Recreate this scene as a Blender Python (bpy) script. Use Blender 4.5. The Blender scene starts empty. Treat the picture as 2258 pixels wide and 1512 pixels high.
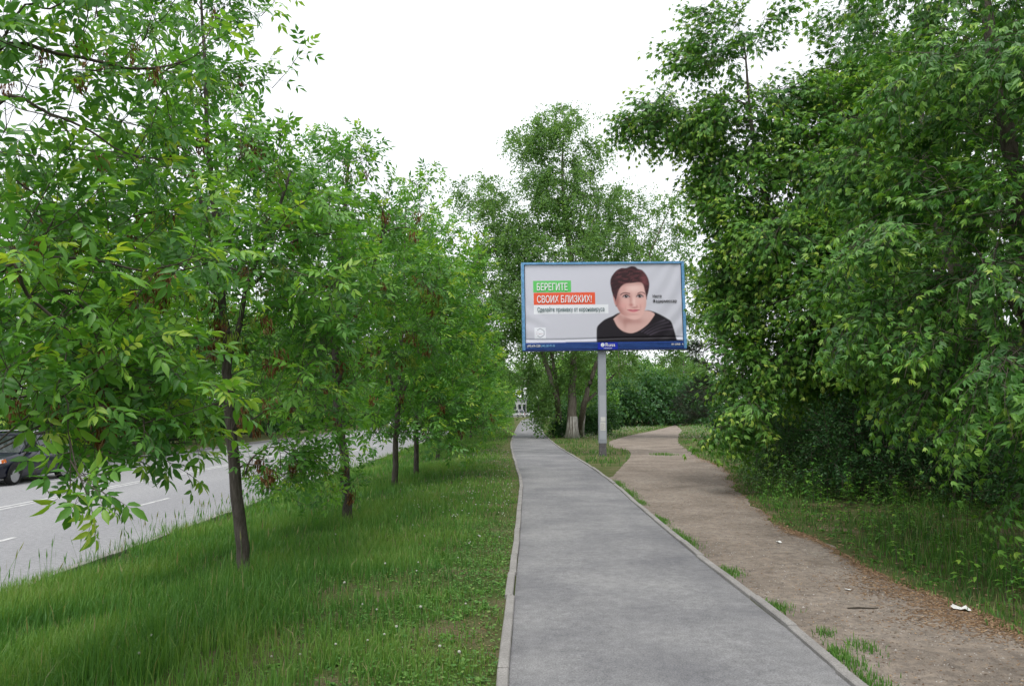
import bpy, math, random
import numpy as np
from mathutils import Vector, Matrix

SC = bpy.context.scene
COL = SC.collection
rng = np.random.default_rng(7)
random.seed(7)
PI = math.pi

# ------------------------------------------------------------------ camera, sky, sun, exposure
F_PX, CX, CY, HOR = 1722.0, 1129.0, 756.0, 905.0
CAM_H = 1.7
PITCH = math.atan((HOR - CY) / F_PX)
cam_d = bpy.data.cameras.new('camera')
cam_d.sensor_width = 23.6
cam_d.lens = 23.6 * F_PX / 2258.0
cam_d.clip_start = 0.05
cam_d.clip_end = 2000.0
cam = bpy.data.objects.new('camera', cam_d)
cam.location = (0, 0, CAM_H)
cam.rotation_euler = (PI / 2 + PITCH, 0, 0)
COL.objects.link(cam)
SC.camera = cam

SUN_EL, SUN_AZ = math.radians(66), math.radians(195)     # azimuth clockwise from +Y
world = bpy.data.worlds.new('World')
SC.world = world
world.use_nodes = True
wn = world.node_tree
wn.nodes.clear()
w_out = wn.nodes.new('ShaderNodeOutputWorld')
w_bg = wn.nodes.new('ShaderNodeBackground')
w_sky = wn.nodes.new('ShaderNodeTexSky')
w_sky.sky_type = 'NISHITA'
w_sky.sun_disc = False
w_sky.sun_elevation = SUN_EL
w_sky.sun_rotation = SUN_AZ
w_sky.dust_density = 4.0
w_mix = wn.nodes.new('ShaderNodeMixRGB')
w_mix.inputs[0].default_value = 0.88                       # thick even cloud cover in front of the blue
w_mix.inputs[2].default_value = (7.0, 7.15, 7.4, 1)
wn.links.new(w_sky.outputs[0], w_mix.inputs[1])
wn.links.new(w_mix.outputs[0], w_bg.inputs[0])
w_bg.inputs[1].default_value = 0.12
wn.links.new(w_bg.outputs[0], w_out.inputs[0])

sun_d = bpy.data.lights.new('sun', 'SUN')
sun_d.energy = 1.5
sun_d.angle = math.radians(35)
sun_d.color = (1.0, 0.97, 0.92)
sun = bpy.data.objects.new('sun', sun_d)
sdir = Vector((math.sin(SUN_AZ) * math.cos(SUN_EL), math.cos(SUN_AZ) * math.cos(SUN_EL), math.sin(SUN_EL)))
sun.rotation_euler = sdir.to_track_quat('Z', 'Y').to_euler()
sun.location = (0, -20, 40)
COL.objects.link(sun)

vs = SC.view_settings
vs.view_transform = 'Standard'
vs.look = 'None'
vs.gamma = 1.0
vs.use_curve_mapping = False
vs.exposure = 0.72
SC.cycles.max_bounces = 7
SC.cycles.diffuse_bounces = 5
SC.cycles.glossy_bounces = 2
SC.cycles.transmission_bounces = 4
SC.cycles.transparent_max_bounces = 4
SC.cycles.caustics_reflective = False
SC.cycles.caustics_refractive = False
SC.cycles.use_denoising = True

# ------------------------------------------------------------------ helpers
cp, sp = math.cos(PITCH), math.sin(PITCH)
def P(px, py, y):
    """point of the photograph at depth y (metres along the road)"""
    dx, du = (px - CX) / F_PX, (CY - py) / F_PX
    vy, vz = cp - du * sp, sp + du * cp
    k = y / vy
    return np.array([dx * k, y, CAM_H + vz * k])
def G(px, py, z=0.0):
    """point of the photograph on a level z"""
    dx, du = (px - CX) / F_PX, (CY - py) / F_PX
    vy, vz = cp - du * sp, sp + du * cp
    k = (z - CAM_H) / vz
    return np.array([dx * k, vy * k, z])
def to_px(p):
    x, y, z = p[..., 0], p[..., 1], p[..., 2] - CAM_H
    f = y * cp + z * sp
    u = -y * sp + z * cp
    return CX + F_PX * x / f, CY - F_PX * u / f, f

def mk(name, V, faces, tint=None, smooth=False, mats=None, attr='tint'):
    me = bpy.data.meshes.new(name)
    V = np.asarray(V, dtype=np.float32)
    fs = [np.asarray(f, dtype=np.int32) for f in faces if len(f)]
    me.vertices.add(len(V))
    me.vertices.foreach_set('co', V.ravel())
    nl = sum(f.size for f in fs)
    nf = sum(len(f) for f in fs)
    me.loops.add(nl)
    me.polygons.add(nf)
    me.loops.foreach_set('vertex_index', np.concatenate([f.ravel() for f in fs]))
    starts, s = [], 0
    for f in fs:
        starts.append(s + np.arange(len(f)) * f.shape[1])
        s += f.size
    me.polygons.foreach_set('loop_start', np.concatenate(starts).astype(np.int32))
    me.polygons.foreach_set('use_smooth', np.full(nf, bool(smooth)))
    me.update(calc_edges=True)
    if tint is not None:
        tint = np.asarray(tint, dtype=np.float32)
        if tint.ndim == 1:
            a = me.attributes.new(attr, 'FLOAT', 'POINT')
            a.data.foreach_set('value', tint)
        else:
            a = me.attributes.new(attr, 'FLOAT_COLOR', 'POINT')
            if tint.shape[1] == 3:
                tint = np.concatenate([tint, np.ones((len(tint), 1), np.float32)], 1)
            a.data.foreach_set('color', tint.ravel())
    for m in (mats or []):
        me.materials.append(m)
    return me

def obj(name, me, parent=None, loc=None):
    o = bpy.data.objects.new(name, me)
    COL.objects.link(o)
    if parent is not None:
        o.parent = parent
    if loc is not None:
        o.location = loc
    return o
def empty(name, loc=(0, 0, 0), rz=0.0):
    o = bpy.data.objects.new(name, None)
    COL.objects.link(o)
    o.location = loc
    o.rotation_euler = (0, 0, rz)
    o.empty_display_size = 0.2
    return o
def tag(o, label=None, cat=None, group=None, kind=None):
    if label: o['label'] = label
    if cat: o['category'] = cat
    if group: o['group'] = group
    if kind: o['kind'] = kind
    return o
def copy_tree(o, parent=None):
    c = o.copy()
    COL.objects.link(c)
    c.parent = parent
    for ch in list(o.children):
        copy_tree(ch, c)
    return c

class MB:
    """collects simple solids into one mesh"""
    def __init__(s): s.V, s.Q, s.T, s.n = [], [], [], 0
    def add(s, V, Q=(), T=()):
        V = np.asarray(V, float)
        s.V.append(V)
        if len(Q): s.Q.append(np.asarray(Q) + s.n)
        if len(T): s.T.append(np.asarray(T) + s.n)
        s.n += len(V)
        return s
    def box(s, x0, x1, y0, y1, z0, z1, b=0.0):
        if b <= 0:
            V = [(x, y, z) for z in (z0, z1) for y in (y0, y1) for x in (x0, x1)]
            Q = [(0, 2, 3, 1), (4, 5, 7, 6), (0, 1, 5, 4), (2, 6, 7, 3), (0, 4, 6, 2), (1, 3, 7, 5)]
            return s.add(V, Q)
        # chamfered top edges
        V = [(x0, y0, z0), (x1, y0, z0), (x1, y1, z0), (x0, y1, z0),
             (x0, y0, z1 - b), (x1, y0, z1 - b), (x1, y1, z1 - b), (x0, y1, z1 - b),
             (x0 + b, y0 + b, z1), (x1 - b, y0 + b, z1), (x1 - b, y1 - b, z1), (x0 + b, y1 - b, z1)]
        Q = [(3, 2, 1, 0), (0, 1, 5, 4), (1, 2, 6, 5), (2, 3, 7, 6), (3, 0, 4, 7),
             (4, 5, 9, 8), (5, 6, 10, 9), (6, 7, 11, 10), (7, 4, 8, 11), (8, 9, 10, 11)]
        return s.add(V, Q)
    def tube(s, pts, rad, n=6, cap=True):
        pts = np.asarray(pts, float)
        rad = np.broadcast_to(np.asarray(rad, float), (len(pts),))
        d = np.gradient(pts, axis=0)
        d /= np.linalg.norm(d, axis=1, keepdims=True) + 1e-9
        ref = np.array([0.31, 0.17, 0.93]) if abs(d[0, 2]) < 0.8 else np.array([0.9, 0.3, 0.1])
        a = np.cross(d, ref); a /= np.linalg.norm(a, axis=1, keepdims=True) + 1e-9
        b = np.cross(d, a)
        th = np.arange(n) * 2 * PI / n
        V = pts[:, None] + rad[:, None, None] * (a[:, None] * np.cos(th)[None, :, None] + b[:, None] * np.sin(th)[None, :, None])
        m = len(pts)
        i = np.arange(m - 1)[:, None] * n
        j = np.arange(n)[None]
        k = (j + 1) % n
        Q = np.stack([i + j, i + k, i + n + k, i + n + j], -1).reshape(-1, 4)
        V = V.reshape(-1, 3)
        T = []
        if cap and n > 2:
            V = np.vstack([V, pts[0], pts[-1]])
            c0, c1 = m * n, m * n + 1
            T = [(c0, (q + 1) % n, q) for q in range(n)] + [(c1, (m - 1) * n + q, (m - 1) * n + (q + 1) % n) for q in range(n)]
        return s.add(V, Q, T)
    def mesh(s, name, mat, smooth=False, off=(0, 0, 0), tint=None):
        V = np.vstack(s.V) - np.asarray(off)
        return mk(name, V, [np.vstack(s.Q) if s.Q else [], np.vstack(s.T) if s.T else []], mats=[mat] if mat else [], smooth=smooth, tint=tint)
    def build(s, name, mat, parent=None, smooth=False, off=(0, 0, 0)):
        return obj(name, s.mesh(name, mat, smooth, off), parent)

def sines(seed, n=9, lo=0.3, hi=2.0):
    r = np.random.default_rng(seed)
    k = r.uniform(lo, hi, n); a = r.uniform(0, 2 * PI, n); ph = r.uniform(0, 2 * PI, n)
    def f(x, y):
        v = 0
        for q in range(n):
            v = v + np.sin(k[q] * (x * math.cos(a[q]) + y * math.sin(a[q])) + ph[q])
        return v / math.sqrt(n / 2)
    return f
def catmull(pts, per=8):
    p = np.asarray(pts, float)
    p = np.vstack([2 * p[0] - p[1], p, 2 * p[-1] - p[-2]])
    out = []
    for i in range(1, len(p) - 2):
        t = np.linspace(0, 1, per, endpoint=False)[:, None]
        out.append(0.5 * (2 * p[i] + (p[i + 1] - p[i - 1]) * t + (2 * p[i - 1] - 5 * p[i] + 4 * p[i + 1] - p[i + 2]) * t ** 2
                          + (3 * p[i] - p[i - 1] - 3 * p[i + 1] + p[i + 2]) * t ** 3))
    out.append(p[-2][None])
    return np.vstack(out)
def inside(poly, x, y):
    poly = np.asarray(poly)
    r = np.zeros(x.shape, bool)
    j = len(poly) - 1
    for i in range(len(poly)):
        xi, yi, xj, yj = poly[i, 0], poly[i, 1], poly[j, 0], poly[j, 1]
        c = ((yi > y) != (yj > y)) & (x < (xj - xi) * (y - yi) / (yj - yi + 1e-12) + xi)
        r ^= c
        j = i
    return r
def pdist(poly, x, y, closed=True):
    poly = np.asarray(poly)
    d = np.full(x.shape, 1e9)
    n = len(poly)
    for i in range(n if closed else n - 1):
        a, b = poly[i], poly[(i + 1) % n]
        e = b - a
        L = (e ** 2).sum() + 1e-12
        t = np.clip(((x - a[0]) * e[0] + (y - a[1]) * e[1]) / L, 0, 1)
        d = np.minimum(d, np.hypot(x - a[0] - t * e[0], y - a[1] - t * e[1]))
    return d

# ------------------------------------------------------------------ materials
def new_mat(name):
    m = bpy.data.materials.new(name)
    m.use_nodes = True
    nt = m.node_tree
    nt.nodes.clear()
    out = nt.nodes.new('ShaderNodeOutputMaterial')
    return m, nt, out
def N(nt, t, **kw):
    n = nt.nodes.new(t)
    for k, v in kw.items():
        setattr(n, k, v)
    return n
def ramp(nt, stops):
    r = nt.nodes.new('ShaderNodeValToRGB')
    e = r.color_ramp.elements
    while len(e) < len(stops): e.new(0.5)
    for q, (p, c) in zip(e, stops):
        q.position = p
        q.color = (*c, 1)
    return r
def noise(nt, scale, detail=4, rough=0.6, vec=None, dist=0.0):
    n = nt.nodes.new('ShaderNodeTexNoise')
    n.inputs['Scale'].default_value = scale
    n.inputs['Detail'].default_value = detail
    n.inputs['Roughness'].default_value = rough
    n.inputs['Distortion'].default_value = dist
    if vec is not None: nt.links.new(vec, n.inputs['Vector'])
    return n
def coords(nt, scale=(1, 1, 1), world=False):
    if world:
        c = nt.nodes.new('ShaderNodeNewGeometry').outputs['Position']
    else:
        c = nt.nodes.new('ShaderNodeTexCoord').outputs['Object']
    mp = nt.nodes.new('ShaderNodeMapping')
    mp.inputs['Scale'].default_value = scale
    nt.links.new(c, mp.inputs['Vector'])
    return mp.outputs[0]
def mixrgb(nt, a, b, fac, mode='MIX'):
    m = nt.nodes.new('ShaderNodeMixRGB')
    m.blend_type = mode
    for i, v in ((1, a), (2, b), (0, fac)):
        if hasattr(v, 'links'): nt.links.new(v, m.inputs[i])
        elif i == 0: m.inputs[0].default_value = v
        else: m.inputs[i].default_value = (*v, 1)
    return m.outputs[0]
def finish(nt, out, col, rough=0.8, spec=0.3, bump=None, bstr=0.3, bdist=0.01, metal=0.0, coat=0.0):
    b = nt.nodes.new('ShaderNodeBsdfPrincipled')
    if hasattr(col, 'links'): nt.links.new(col, b.inputs['Base Color'])
    else: b.inputs['Base Color'].default_value = (*col, 1)
    b.inputs['Roughness'].default_value = rough
    b.inputs['Specular IOR Level'].default_value = spec
    b.inputs['Metallic'].default_value = metal
    b.inputs['Coat Weight'].default_value = coat
    if bump is not None:
        bp = nt.nodes.new('ShaderNodeBump')
        bp.inputs['Strength'].default_value = bstr
        bp.inputs['Distance'].default_value = bdist
        nt.links.new(bump, bp.inputs['Height'])
        nt.links.new(bp.outputs[0], b.inputs['Normal'])
    nt.links.new(b.outputs[0], out.inputs[0])
    return b
def noisy(name, c1, c2, scale=5, rough=0.8, spec=0.3, bstr=0.3, bdist=0.01, sc=(1, 1, 1), metal=0.0, fine=None, world=False, coat=0.0):
    m, nt, out = new_mat(name)
    v = coords(nt, sc, world)
    n = noise(nt, scale, 6, 0.65, v)
    r = ramp(nt, [(0.3, c1), (0.7, c2)])
    nt.links.new(n.outputs[0], r.inputs[0])
    col = r.outputs[0]
    h = n.outputs[0]
    if fine:
        n2 = noise(nt, fine, 3, 0.7, v)
        r2 = ramp(nt, [(0.3, (0.72,) * 3), (0.7, (1.25,) * 3)])
        nt.links.new(n2.outputs[0], r2.inputs[0])
        col = mixrgb(nt, col, r2.outputs[0], 1.0, 'MULTIPLY')
        h = n2.outputs[0]
    finish(nt, out, col, rough, spec, h, bstr, bdist, metal, coat)
    return m
def leaf_mat(name, stops, trans=0.4, rough=0.48, spec=0.35):
    m, nt, out = new_mat(name)
    a = N(nt, 'ShaderNodeAttribute', attribute_name='tint')
    r = ramp(nt, stops)
    nt.links.new(a.outputs['Fac'], r.inputs[0])
    b = nt.nodes.new('ShaderNodeBsdfPrincipled')
    nt.links.new(r.outputs[0], b.inputs['Base Color'])
    b.inputs['Roughness'].default_value = rough
    b.inputs['Specular IOR Level'].default_value = spec
    t = nt.nodes.new('ShaderNodeBsdfTranslucent')
    tc = mixrgb(nt, r.outputs[0], (1.35, 1.3, 0.55), 1.0, 'MULTIPLY')
    nt.links.new(tc, t.inputs['Color'])
    mx = nt.nodes.new('ShaderNodeMixShader')
    mx.inputs[0].default_value = trans
    nt.links.new(b.outputs[0], mx.inputs[1])
    nt.links.new(t.outputs[0], mx.inputs[2])
    nt.links.new(mx.outputs[0], out.inputs[0])
    return m

M = {}
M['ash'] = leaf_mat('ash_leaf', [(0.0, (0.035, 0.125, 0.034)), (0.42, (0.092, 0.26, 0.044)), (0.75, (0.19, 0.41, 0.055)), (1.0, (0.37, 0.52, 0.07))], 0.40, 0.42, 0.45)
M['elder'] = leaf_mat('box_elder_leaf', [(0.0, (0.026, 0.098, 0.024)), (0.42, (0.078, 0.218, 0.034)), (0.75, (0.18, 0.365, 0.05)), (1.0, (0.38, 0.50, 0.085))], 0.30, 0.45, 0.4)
M['poplar'] = leaf_mat('poplar_leaf', [(0.0, (0.09, 0.19, 0.065)), (0.5, (0.155, 0.295, 0.095)), (1.0, (0.24, 0.38, 0.12))], 0.5)
M['shrub'] = leaf_mat('shrub_leaf', [(0.0, (0.022, 0.075, 0.026)), (0.5, (0.05, 0.14, 0.045)), (1.0, (0.12, 0.24, 0.06))], 0.35)
M['pine'] = leaf_mat('pine_needle', [(0.0, (0.014, 0.034, 0.02)), (0.6, (0.03, 0.065, 0.032)), (1.0, (0.06, 0.1, 0.04))], 0.1)
M['grass'] = leaf_mat('grass_blade', [(0.0, (0.038, 0.122, 0.026)), (0.45, (0.094, 0.236, 0.046)), (0.85, (0.195, 0.335, 0.075)), (1.0, (0.32, 0.29, 0.16))], 0.34, 0.5, 0.3)
M['keys'] = leaf_mat('dry_ash_key', [(0.0, (0.085, 0.036, 0.016)), (0.6, (0.19, 0.092, 0.042)), (1.0, (0.32, 0.19, 0.10))], 0.25, 0.7, 0.15)
M['greenkeys'] = leaf_mat('fresh_ash_key', [(0.0, (0.12, 0.22, 0.03)), (1.0, (0.30, 0.38, 0.08))], 0.4, 0.6, 0.2)
M['litter'] = leaf_mat('fallen_litter', [(0.0, (0.08, 0.048, 0.028)), (0.6, (0.235, 0.145, 0.085)), (1.0, (0.40, 0.29, 0.185))], 0.1, 0.9, 0.1)
M['fluff'] = noisy('dandelion_fluff', (0.36, 0.36, 0.32), (0.56, 0.56, 0.5), 60, 0.95, 0.1)
M['petal'] = noisy('yellow_petal', (0.65, 0.42, 0.02), (0.75, 0.52, 0.03), 60, 0.8, 0.1)
M['bark'] = noisy('ash_bark', (0.05, 0.042, 0.036), (0.16, 0.14, 0.125), 6, 0.95, 0.1, 0.9, 0.03, (6, 6, 1.1))
M['twig'] = noisy('twig_bark', (0.055, 0.045, 0.036), (0.14, 0.12, 0.10), 9, 0.9, 0.15, 0.3, 0.01)
M['elderbark'] = noisy('box_elder_bark', (0.05, 0.042, 0.034), (0.17, 0.15, 0.125), 5, 0.95, 0.1, 0.9, 0.03, (5, 5, 1))
M['poplarbark'] = noisy('poplar_bark', (0.085, 0.07, 0.058), (0.27, 0.235, 0.20), 3, 0.95, 0.1, 1.0, 0.06, (4, 4, 0.6))
M['whitewash'] = noisy('whitewashed_bark', (0.16, 0.14, 0.12), (0.66, 0.64, 0.6), 2.4, 0.95, 0.1, 1.0, 0.06, (4, 4, 0.7))

def asphalt(name, c1, c2, streak):
    m, nt, out = new_mat(name)
    v = coords(nt, (1, 1, 1), True)
    big = noise(nt, 0.9, 5, 0.6, coords(nt, streak, True))
    r = ramp(nt, [(0.32, c1), (0.68, c2)])
    nt.links.new(big.outputs[0], r.inputs[0])
    sp_ = noise(nt, 95, 2, 0.75, v)
    r2 = ramp(nt, [(0.30, (0.55,) * 3), (0.5, (1.0,) * 3), (0.72, (1.45,) * 3)])
    nt.links.new(sp_.outputs[0], r2.inputs[0])
    col = mixrgb(nt, r.outputs[0], r2.outputs[0], 0.85, 'MULTIPLY')
    mid = noise(nt, 11, 5, 0.7, v)
    r3 = ramp(nt, [(0.33, (0.82,) * 3), (0.67, (1.13,) * 3)])
    nt.links.new(mid.outputs[0], r3.inputs[0])
    col = mixrgb(nt, col, r3.outputs[0], 1.0, 'MULTIPLY')
    finish(nt, out, col, 0.88, 0.25, sp_.outputs[0], 0.5, 0.006)
    return m
M['asphalt'] = asphalt('path_asphalt', (0.145, 0.145, 0.156), (0.25, 0.248, 0.252), (0.8, 0.8, 1))
M['road'] = asphalt('road_asphalt', (0.23, 0.23, 0.243), (0.275, 0.274, 0.283), (0.5, 0.08, 1))

def dirt_mat():
    m, nt, out = new_mat('trodden_dirt')
    v = coords(nt, (1, 1, 1), True)
    a = noise(nt, 0.75, 6, 0.62, v)
    r = ramp(nt, [(0.30, (0.155, 0.132, 0.112)), (0.5, (0.232, 0.196, 0.165)), (0.70, (0.295, 0.258, 0.222))])
    nt.links.new(a.outputs[0], r.inputs[0])
    b = noise(nt, 9, 6, 0.75, v)
    r2 = ramp(nt, [(0.3, (0.5, 0.5, 0.52)), (0.5, (1, 1, 1)), (0.72, (1.4, 1.36, 1.3))])
    nt.links.new(b.outputs[0], r2.inputs[0])
    col = mixrgb(nt, r.outputs[0], r2.outputs[0], 0.9, 'MULTIPLY')
    s = noise(nt, 75, 3, 0.8, v)
    r3 = ramp(nt, [(0.3, (0.5, 0.48, 0.46)), (0.48, (1, 1, 1)), (0.7, (1.1, 1.1, 1.1)), (0.8, (1.7, 1.7, 1.7))])
    nt.links.new(s.outputs[0], r3.inputs[0])
    col = mixrgb(nt, col, r3.outputs[0], 0.85, 'MULTIPLY')
    hh = mixrgb(nt, b.outputs[0], s.outputs[0], 0.45)
    finish(nt, out, col, 0.95, 0.1, hh, 0.8, 0.03)
    return m
M['dirt'] = dirt_mat()
def soil_mat():
    m, nt, out = new_mat('grassy_soil')
    v = coords(nt, (1, 1, 1), True)
    a = noise(nt, 1.1, 6, 0.65, v)
    r = ramp(nt, [(0.35, (0.075, 0.105, 0.035)), (0.52, (0.10, 0.115, 0.045)), (0.68, (0.18, 0.145, 0.095))])
    nt.links.new(a.outputs[0], r.inputs[0])
    b = noise(nt, 40, 4, 0.8, v)
    r2 = ramp(nt, [(0.3, (0.5,) * 3), (0.7, (1.4,) * 3)])
    nt.links.new(b.outputs[0], r2.inputs[0])
    col = mixrgb(nt, r.outputs[0], r2.outputs[0], 0.9, 'MULTIPLY')
    finish(nt, out, col, 0.98, 0.05, b.outputs[0], 0.8, 0.03)
    return m
M['soil'] = soil_mat()
M['kerb'] = noisy('kerb_concrete', (0.215, 0.205, 0.198), (0.30, 0.288, 0.278), 3, 0.92, 0.15, 0.4, 0.006, fine=70, world=True)
M['paint_line'] = noisy('road_paint', (0.33, 0.33, 0.34), (0.62, 0.62, 0.61), 7, 0.8, 0.2, 0.2, 0.003, fine=30)

# ------------------------------------------------------------------ ground and terrain
ROAD_Z = -0.65
RX0, RX1 = -18.3, -6.45            # road edges
def hgt(x):
    x = np.asarray(x, float)
    t = np.clip((-0.9 - x) / 5.3, 0, 1)
    z = -0.62 * (t * 0.55 + 0.45 * t * t * (3 - 2 * t))
    z = np.where(x < RX1 - 0.1, ROAD_Z - 0.06, z)
    t2 = np.clip((RX0 + 0.1 - x) / 0.6, 0, 1)
    return np.where(x < RX0 + 0.1, ROAD_Z - 0.06 + 0.16 * t2, z)
xs = np.unique(np.concatenate([[-500, -250, -120, -60, -40, -30, -24, -21, -19.2, -18.8, -18.5, -18.2, -17.9, -15, -10, -7, -6.56, -6.54],
                               np.arange(-6.3, -0.6, 0.3), [-0.9, 0, 2, 5, 10, 20, 40, 80, 160, 300, 500]]))
ys = np.concatenate([np.arange(-15, 60, 3.0), [60, 75, 100, 150, 220, 320, 500, 800, 1200]])
XX, YY = np.meshgrid(xs, ys)
V = np.stack([XX, YY, hgt(XX)], -1).reshape(-1, 3)
nx, ny = len(xs), len(ys)
i, j = np.meshgrid(np.arange(nx - 1), np.arange(ny - 1))
a = (j * nx + i).ravel()
ground = obj('ground', mk('ground', V, [np.stack([a, a + 1, a + nx + 1, a + nx], -1)], mats=[M['soil']], smooth=False))
tag(ground, 'soil ground of the verge and the wood edge', 'ground', kind='structure')

# road
ry = np.concatenate([np.arange(-15, 120, 5.0), [120, 200, 300, 500]])
V = np.concatenate([np.stack([np.full(len(ry), x), ry, np.full(len(ry), z)], -1) for x, z in ((RX0, ROAD_Z), (-12.4, ROAD_Z + 0.03), (RX1, ROAD_Z))])
n = len(ry)
a = np.arange(n - 1)
road = obj('road', mk('road', V, [np.vstack([np.stack([a, a + n, a + n + 1, a + 1], -1), np.stack([a + n, a + 2 * n, a + 2 * n + 1, a + n + 1], -1)])], mats=[M['road']]))
tag(road, 'pale grey asphalt road below the grass verge', 'road', kind='structure')
def road_z(x):
    return ROAD_Z + 0.03 * (1 - abs(x + 12.4) / 6.0)
def line_mesh(x, w, y0, y1):
    z = road_z(x) + 0.005
    return mk('lane_marking', [(x - w / 2, y0, z), (x + w / 2, y0, z), (x + w / 2, y1, z), (x - w / 2, y1, z)], [[(0, 1, 2, 3)]], mats=[M['paint_line']])
for x in (-12.32, -12.06):
    obj('centre_line', line_mesh(x, 0.11, -15, 300), road)
for yy in np.arange(19.4 - 13, 120, 6.5):
    obj('lane_dash', line_mesh(-9.2, 0.11, yy, yy + 1.8), road)
    obj('lane_dash', line_mesh(-15.2, 0.11, yy, yy + 1.8), road)

# asphalt path edges (inner side of the kerbs), traced and put on the ground
LK = [(1122, 1512), (1129, 1413), (1136.5, 1296), (1146, 1190), (1151, 1100), (1151, 1059), (1135, 1008), (1129, 983), (1130, 971), (1135, 958), (1146, 934), (1159, 924)]
RK = [(1877, 1512), (1805, 1442), (1683, 1347), (1623, 1297), (1521, 1216), (1400, 1112), (1341, 1059), (1285, 1020), (1231, 986), (1208, 967), (1196, 953), (1191, 931), (1193, 924)]
def edge(pts, x0, xend):
    w = [G(*p)[:2] for p in pts]
    w = [np.array([x0, -8.0]), np.array([x0, 1.0])] + w + [np.array(xend)]
    c = catmull(w, 14)
    s = np.concatenate([[0], np.cumsum(np.linalg.norm(np.diff(c, axis=0), axis=1))])
    q = np.arange(0, s[-1], 0.25)
    return np.stack([np.interp(q, s, c[:, 0]), np.interp(q, s, c[:, 1])], -1)
LE = edge(LK, -0.02, (9.0, 230.0))
RE = edge(RK, 2.06, (12.2, 230.0))
yq = np.concatenate([np.arange(-7, 60, 0.5), np.arange(60, 228, 3.0)])
lx = np.interp(yq, LE[:, 1], LE[:, 0]); rx = np.interp(yq, RE[:, 1], RE[:, 0])
V = np.concatenate([np.stack([lx + (rx - lx) * k, yq, np.full(len(yq), 0.008 + 0.012 * (1 - (2 * k - 1) ** 2))], -1) for k in (0, 0.25, 0.5, 0.75, 1)])
n = len(yq); a = np.arange(n - 1)
path = obj('path', mk('path', V, [np.vstack([np.stack([a + k * n, a + (k + 1) * n, a + (k + 1) * n + 1, a + k * n + 1], -1) for k in range(4)])], mats=[M['asphalt']], smooth=True))
tag(path, 'grey asphalt footpath winding between kerbs', 'path', kind='structure')

# kerbs, stone by stone
def stone_mesh(L, w, h, seed):
    r = np.random.default_rng(seed)
    b = MB().box(-w / 2, w / 2, 0.006, L - 0.006, -0.12, h, 0.008)
    me = b.mesh('kerb_stone', M['kerb'])
    return me
def kerb_line(root, E, side, w, top, ymax, seed, base_z=0.0):
    r = random.Random(seed)
    meshes = [stone_mesh(1.0, w, top, q) for q in range(3)]
    s = np.concatenate([[0], np.cumsum(np.linalg.norm(np.diff(E, axis=0), axis=1))])
    d = r.uniform(0, 1) + 1.0
    while True:
        p = np.array([np.interp(d, s, E[:, 0]), np.interp(d, s, E[:, 1])])
        q = np.array([np.interp(d + 1, s, E[:, 0]), np.interp(d + 1, s, E[:, 1])])
        if p[1] > ymax: break
        ang = math.atan2(q[1] - p[1], q[0] - p[0]) - PI / 2
        nrm = np.array([-math.cos(ang), -math.sin(ang)]) * (1 if side < 0 else -1)
        c = p + nrm * w / 2
        o = obj('kerb_stone', meshes[r.randrange(3)], root)
        o.location = (c[0] + r.gauss(0, 0.004), c[1], base_z + r.gauss(0, 0.004))
        o.rotation_euler = (r.gauss(0, 0.004), r.gauss(0, 0.012), ang + r.gauss(0, 0.006))
        d += 1.0
    # the far run, where single stones can no longer be told apart
    k = E[:, 1] > ymax + 0.5
    e = E[k]
    t = np.gradient(e, axis=0); t /= np.linalg.norm(t, axis=1, keepdims=True)
    nr = np.stack([-t[:, 1], t[:, 0]], -1) * (1 if side < 0 else -1)
    e2 = e + nr * w
    n = len(e)
    z = base_z + top
    V = np.concatenate([np.c_[e, np.full(n, base_z - 0.1)], np.c_[e, np.full(n, z)], np.c_[e2, np.full(n, z)], np.c_[e2, np.full(n, base_z - 0.1)]])
    a = np.arange(n - 1)
    Q = np.vstack([np.stack([a + k2 * n, a + k2 * n + 1, a + (k2 + 1) * n + 1, a + (k2 + 1) * n], -1) for k2 in range(3)])
    o = obj('kerb_run', mk('kerb_run', V, [Q], mats=[M['kerb']]), root)
    tag(o, kind='stuff')
kl = tag(empty('path_kerb'), 'concrete kerb between the asphalt path and the grass verge', 'kerb', kind='structure')
kerb_line(kl, LE, -1, 0.075, 0.045, 45, 3)
kr = tag(empty('path_kerb'), 'concrete kerb between the asphalt path and the dirt track', 'kerb', kind='structure')
kerb_line(kr, RE, 1, 0.075, 0.040, 45, 4)
RDE = np.stack([np.full(1200, RX1), np.arange(1200) * 0.25 - 8], -1)
kv = tag(empty('road_kerb'), 'pale concrete kerb along the foot of the grass verge', 'kerb', kind='structure')
kerb_line(kv, RDE, 1, 0.15, 0.10, 40, 5, ROAD_Z)
RDF = np.stack([np.full(1200, RX0), np.arange(1200) * 0.25 - 8], -1)
kf = tag(empty('road_kerb'), 'pale concrete kerb on the far side of the road', 'kerb', kind='structure')
kerb_line(kf, RDF, -1, 0.15, 0.13, 45, 6, ROAD_Z)

# dirt track
right_b = [(1518, 933), (1502, 950), (1496, 970), (1511, 990), (1558, 1015), (1598, 1033), (1627, 1078), (1724, 1159), (1784, 1183), (1898, 1244), (1966, 1288), (2088, 1329), (2157, 1365), (2258, 1410)]
left_b = [(1506, 929), (1484, 938), (1446, 948), (1397, 958), (1352, 970), (1342, 978), (1352, 986), (1385, 993), (1390, 1006), (1372, 1028), (1352, 1050)]
rb = np.array([G(*p)[:2] for p in right_b])
lb = np.array([G(*p)[:2] for p in left_b])
rb = np.vstack([[[44, 135]], rb, [[3.75, 3.0], [3.7, -8]]])
lb = np.vstack([[[44, 142]], lb])
rbc, lbc = catmull(rb, 24), catmull(lb, 24)
wob = sines(3, 14, 1, 16)
rbc[:, 0] += 0.05 * wob(rbc[:, 0], rbc[:, 1]); lbc[:, 1] += 0.06 * wob(lbc[:, 0], lbc[:, 1])
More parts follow.
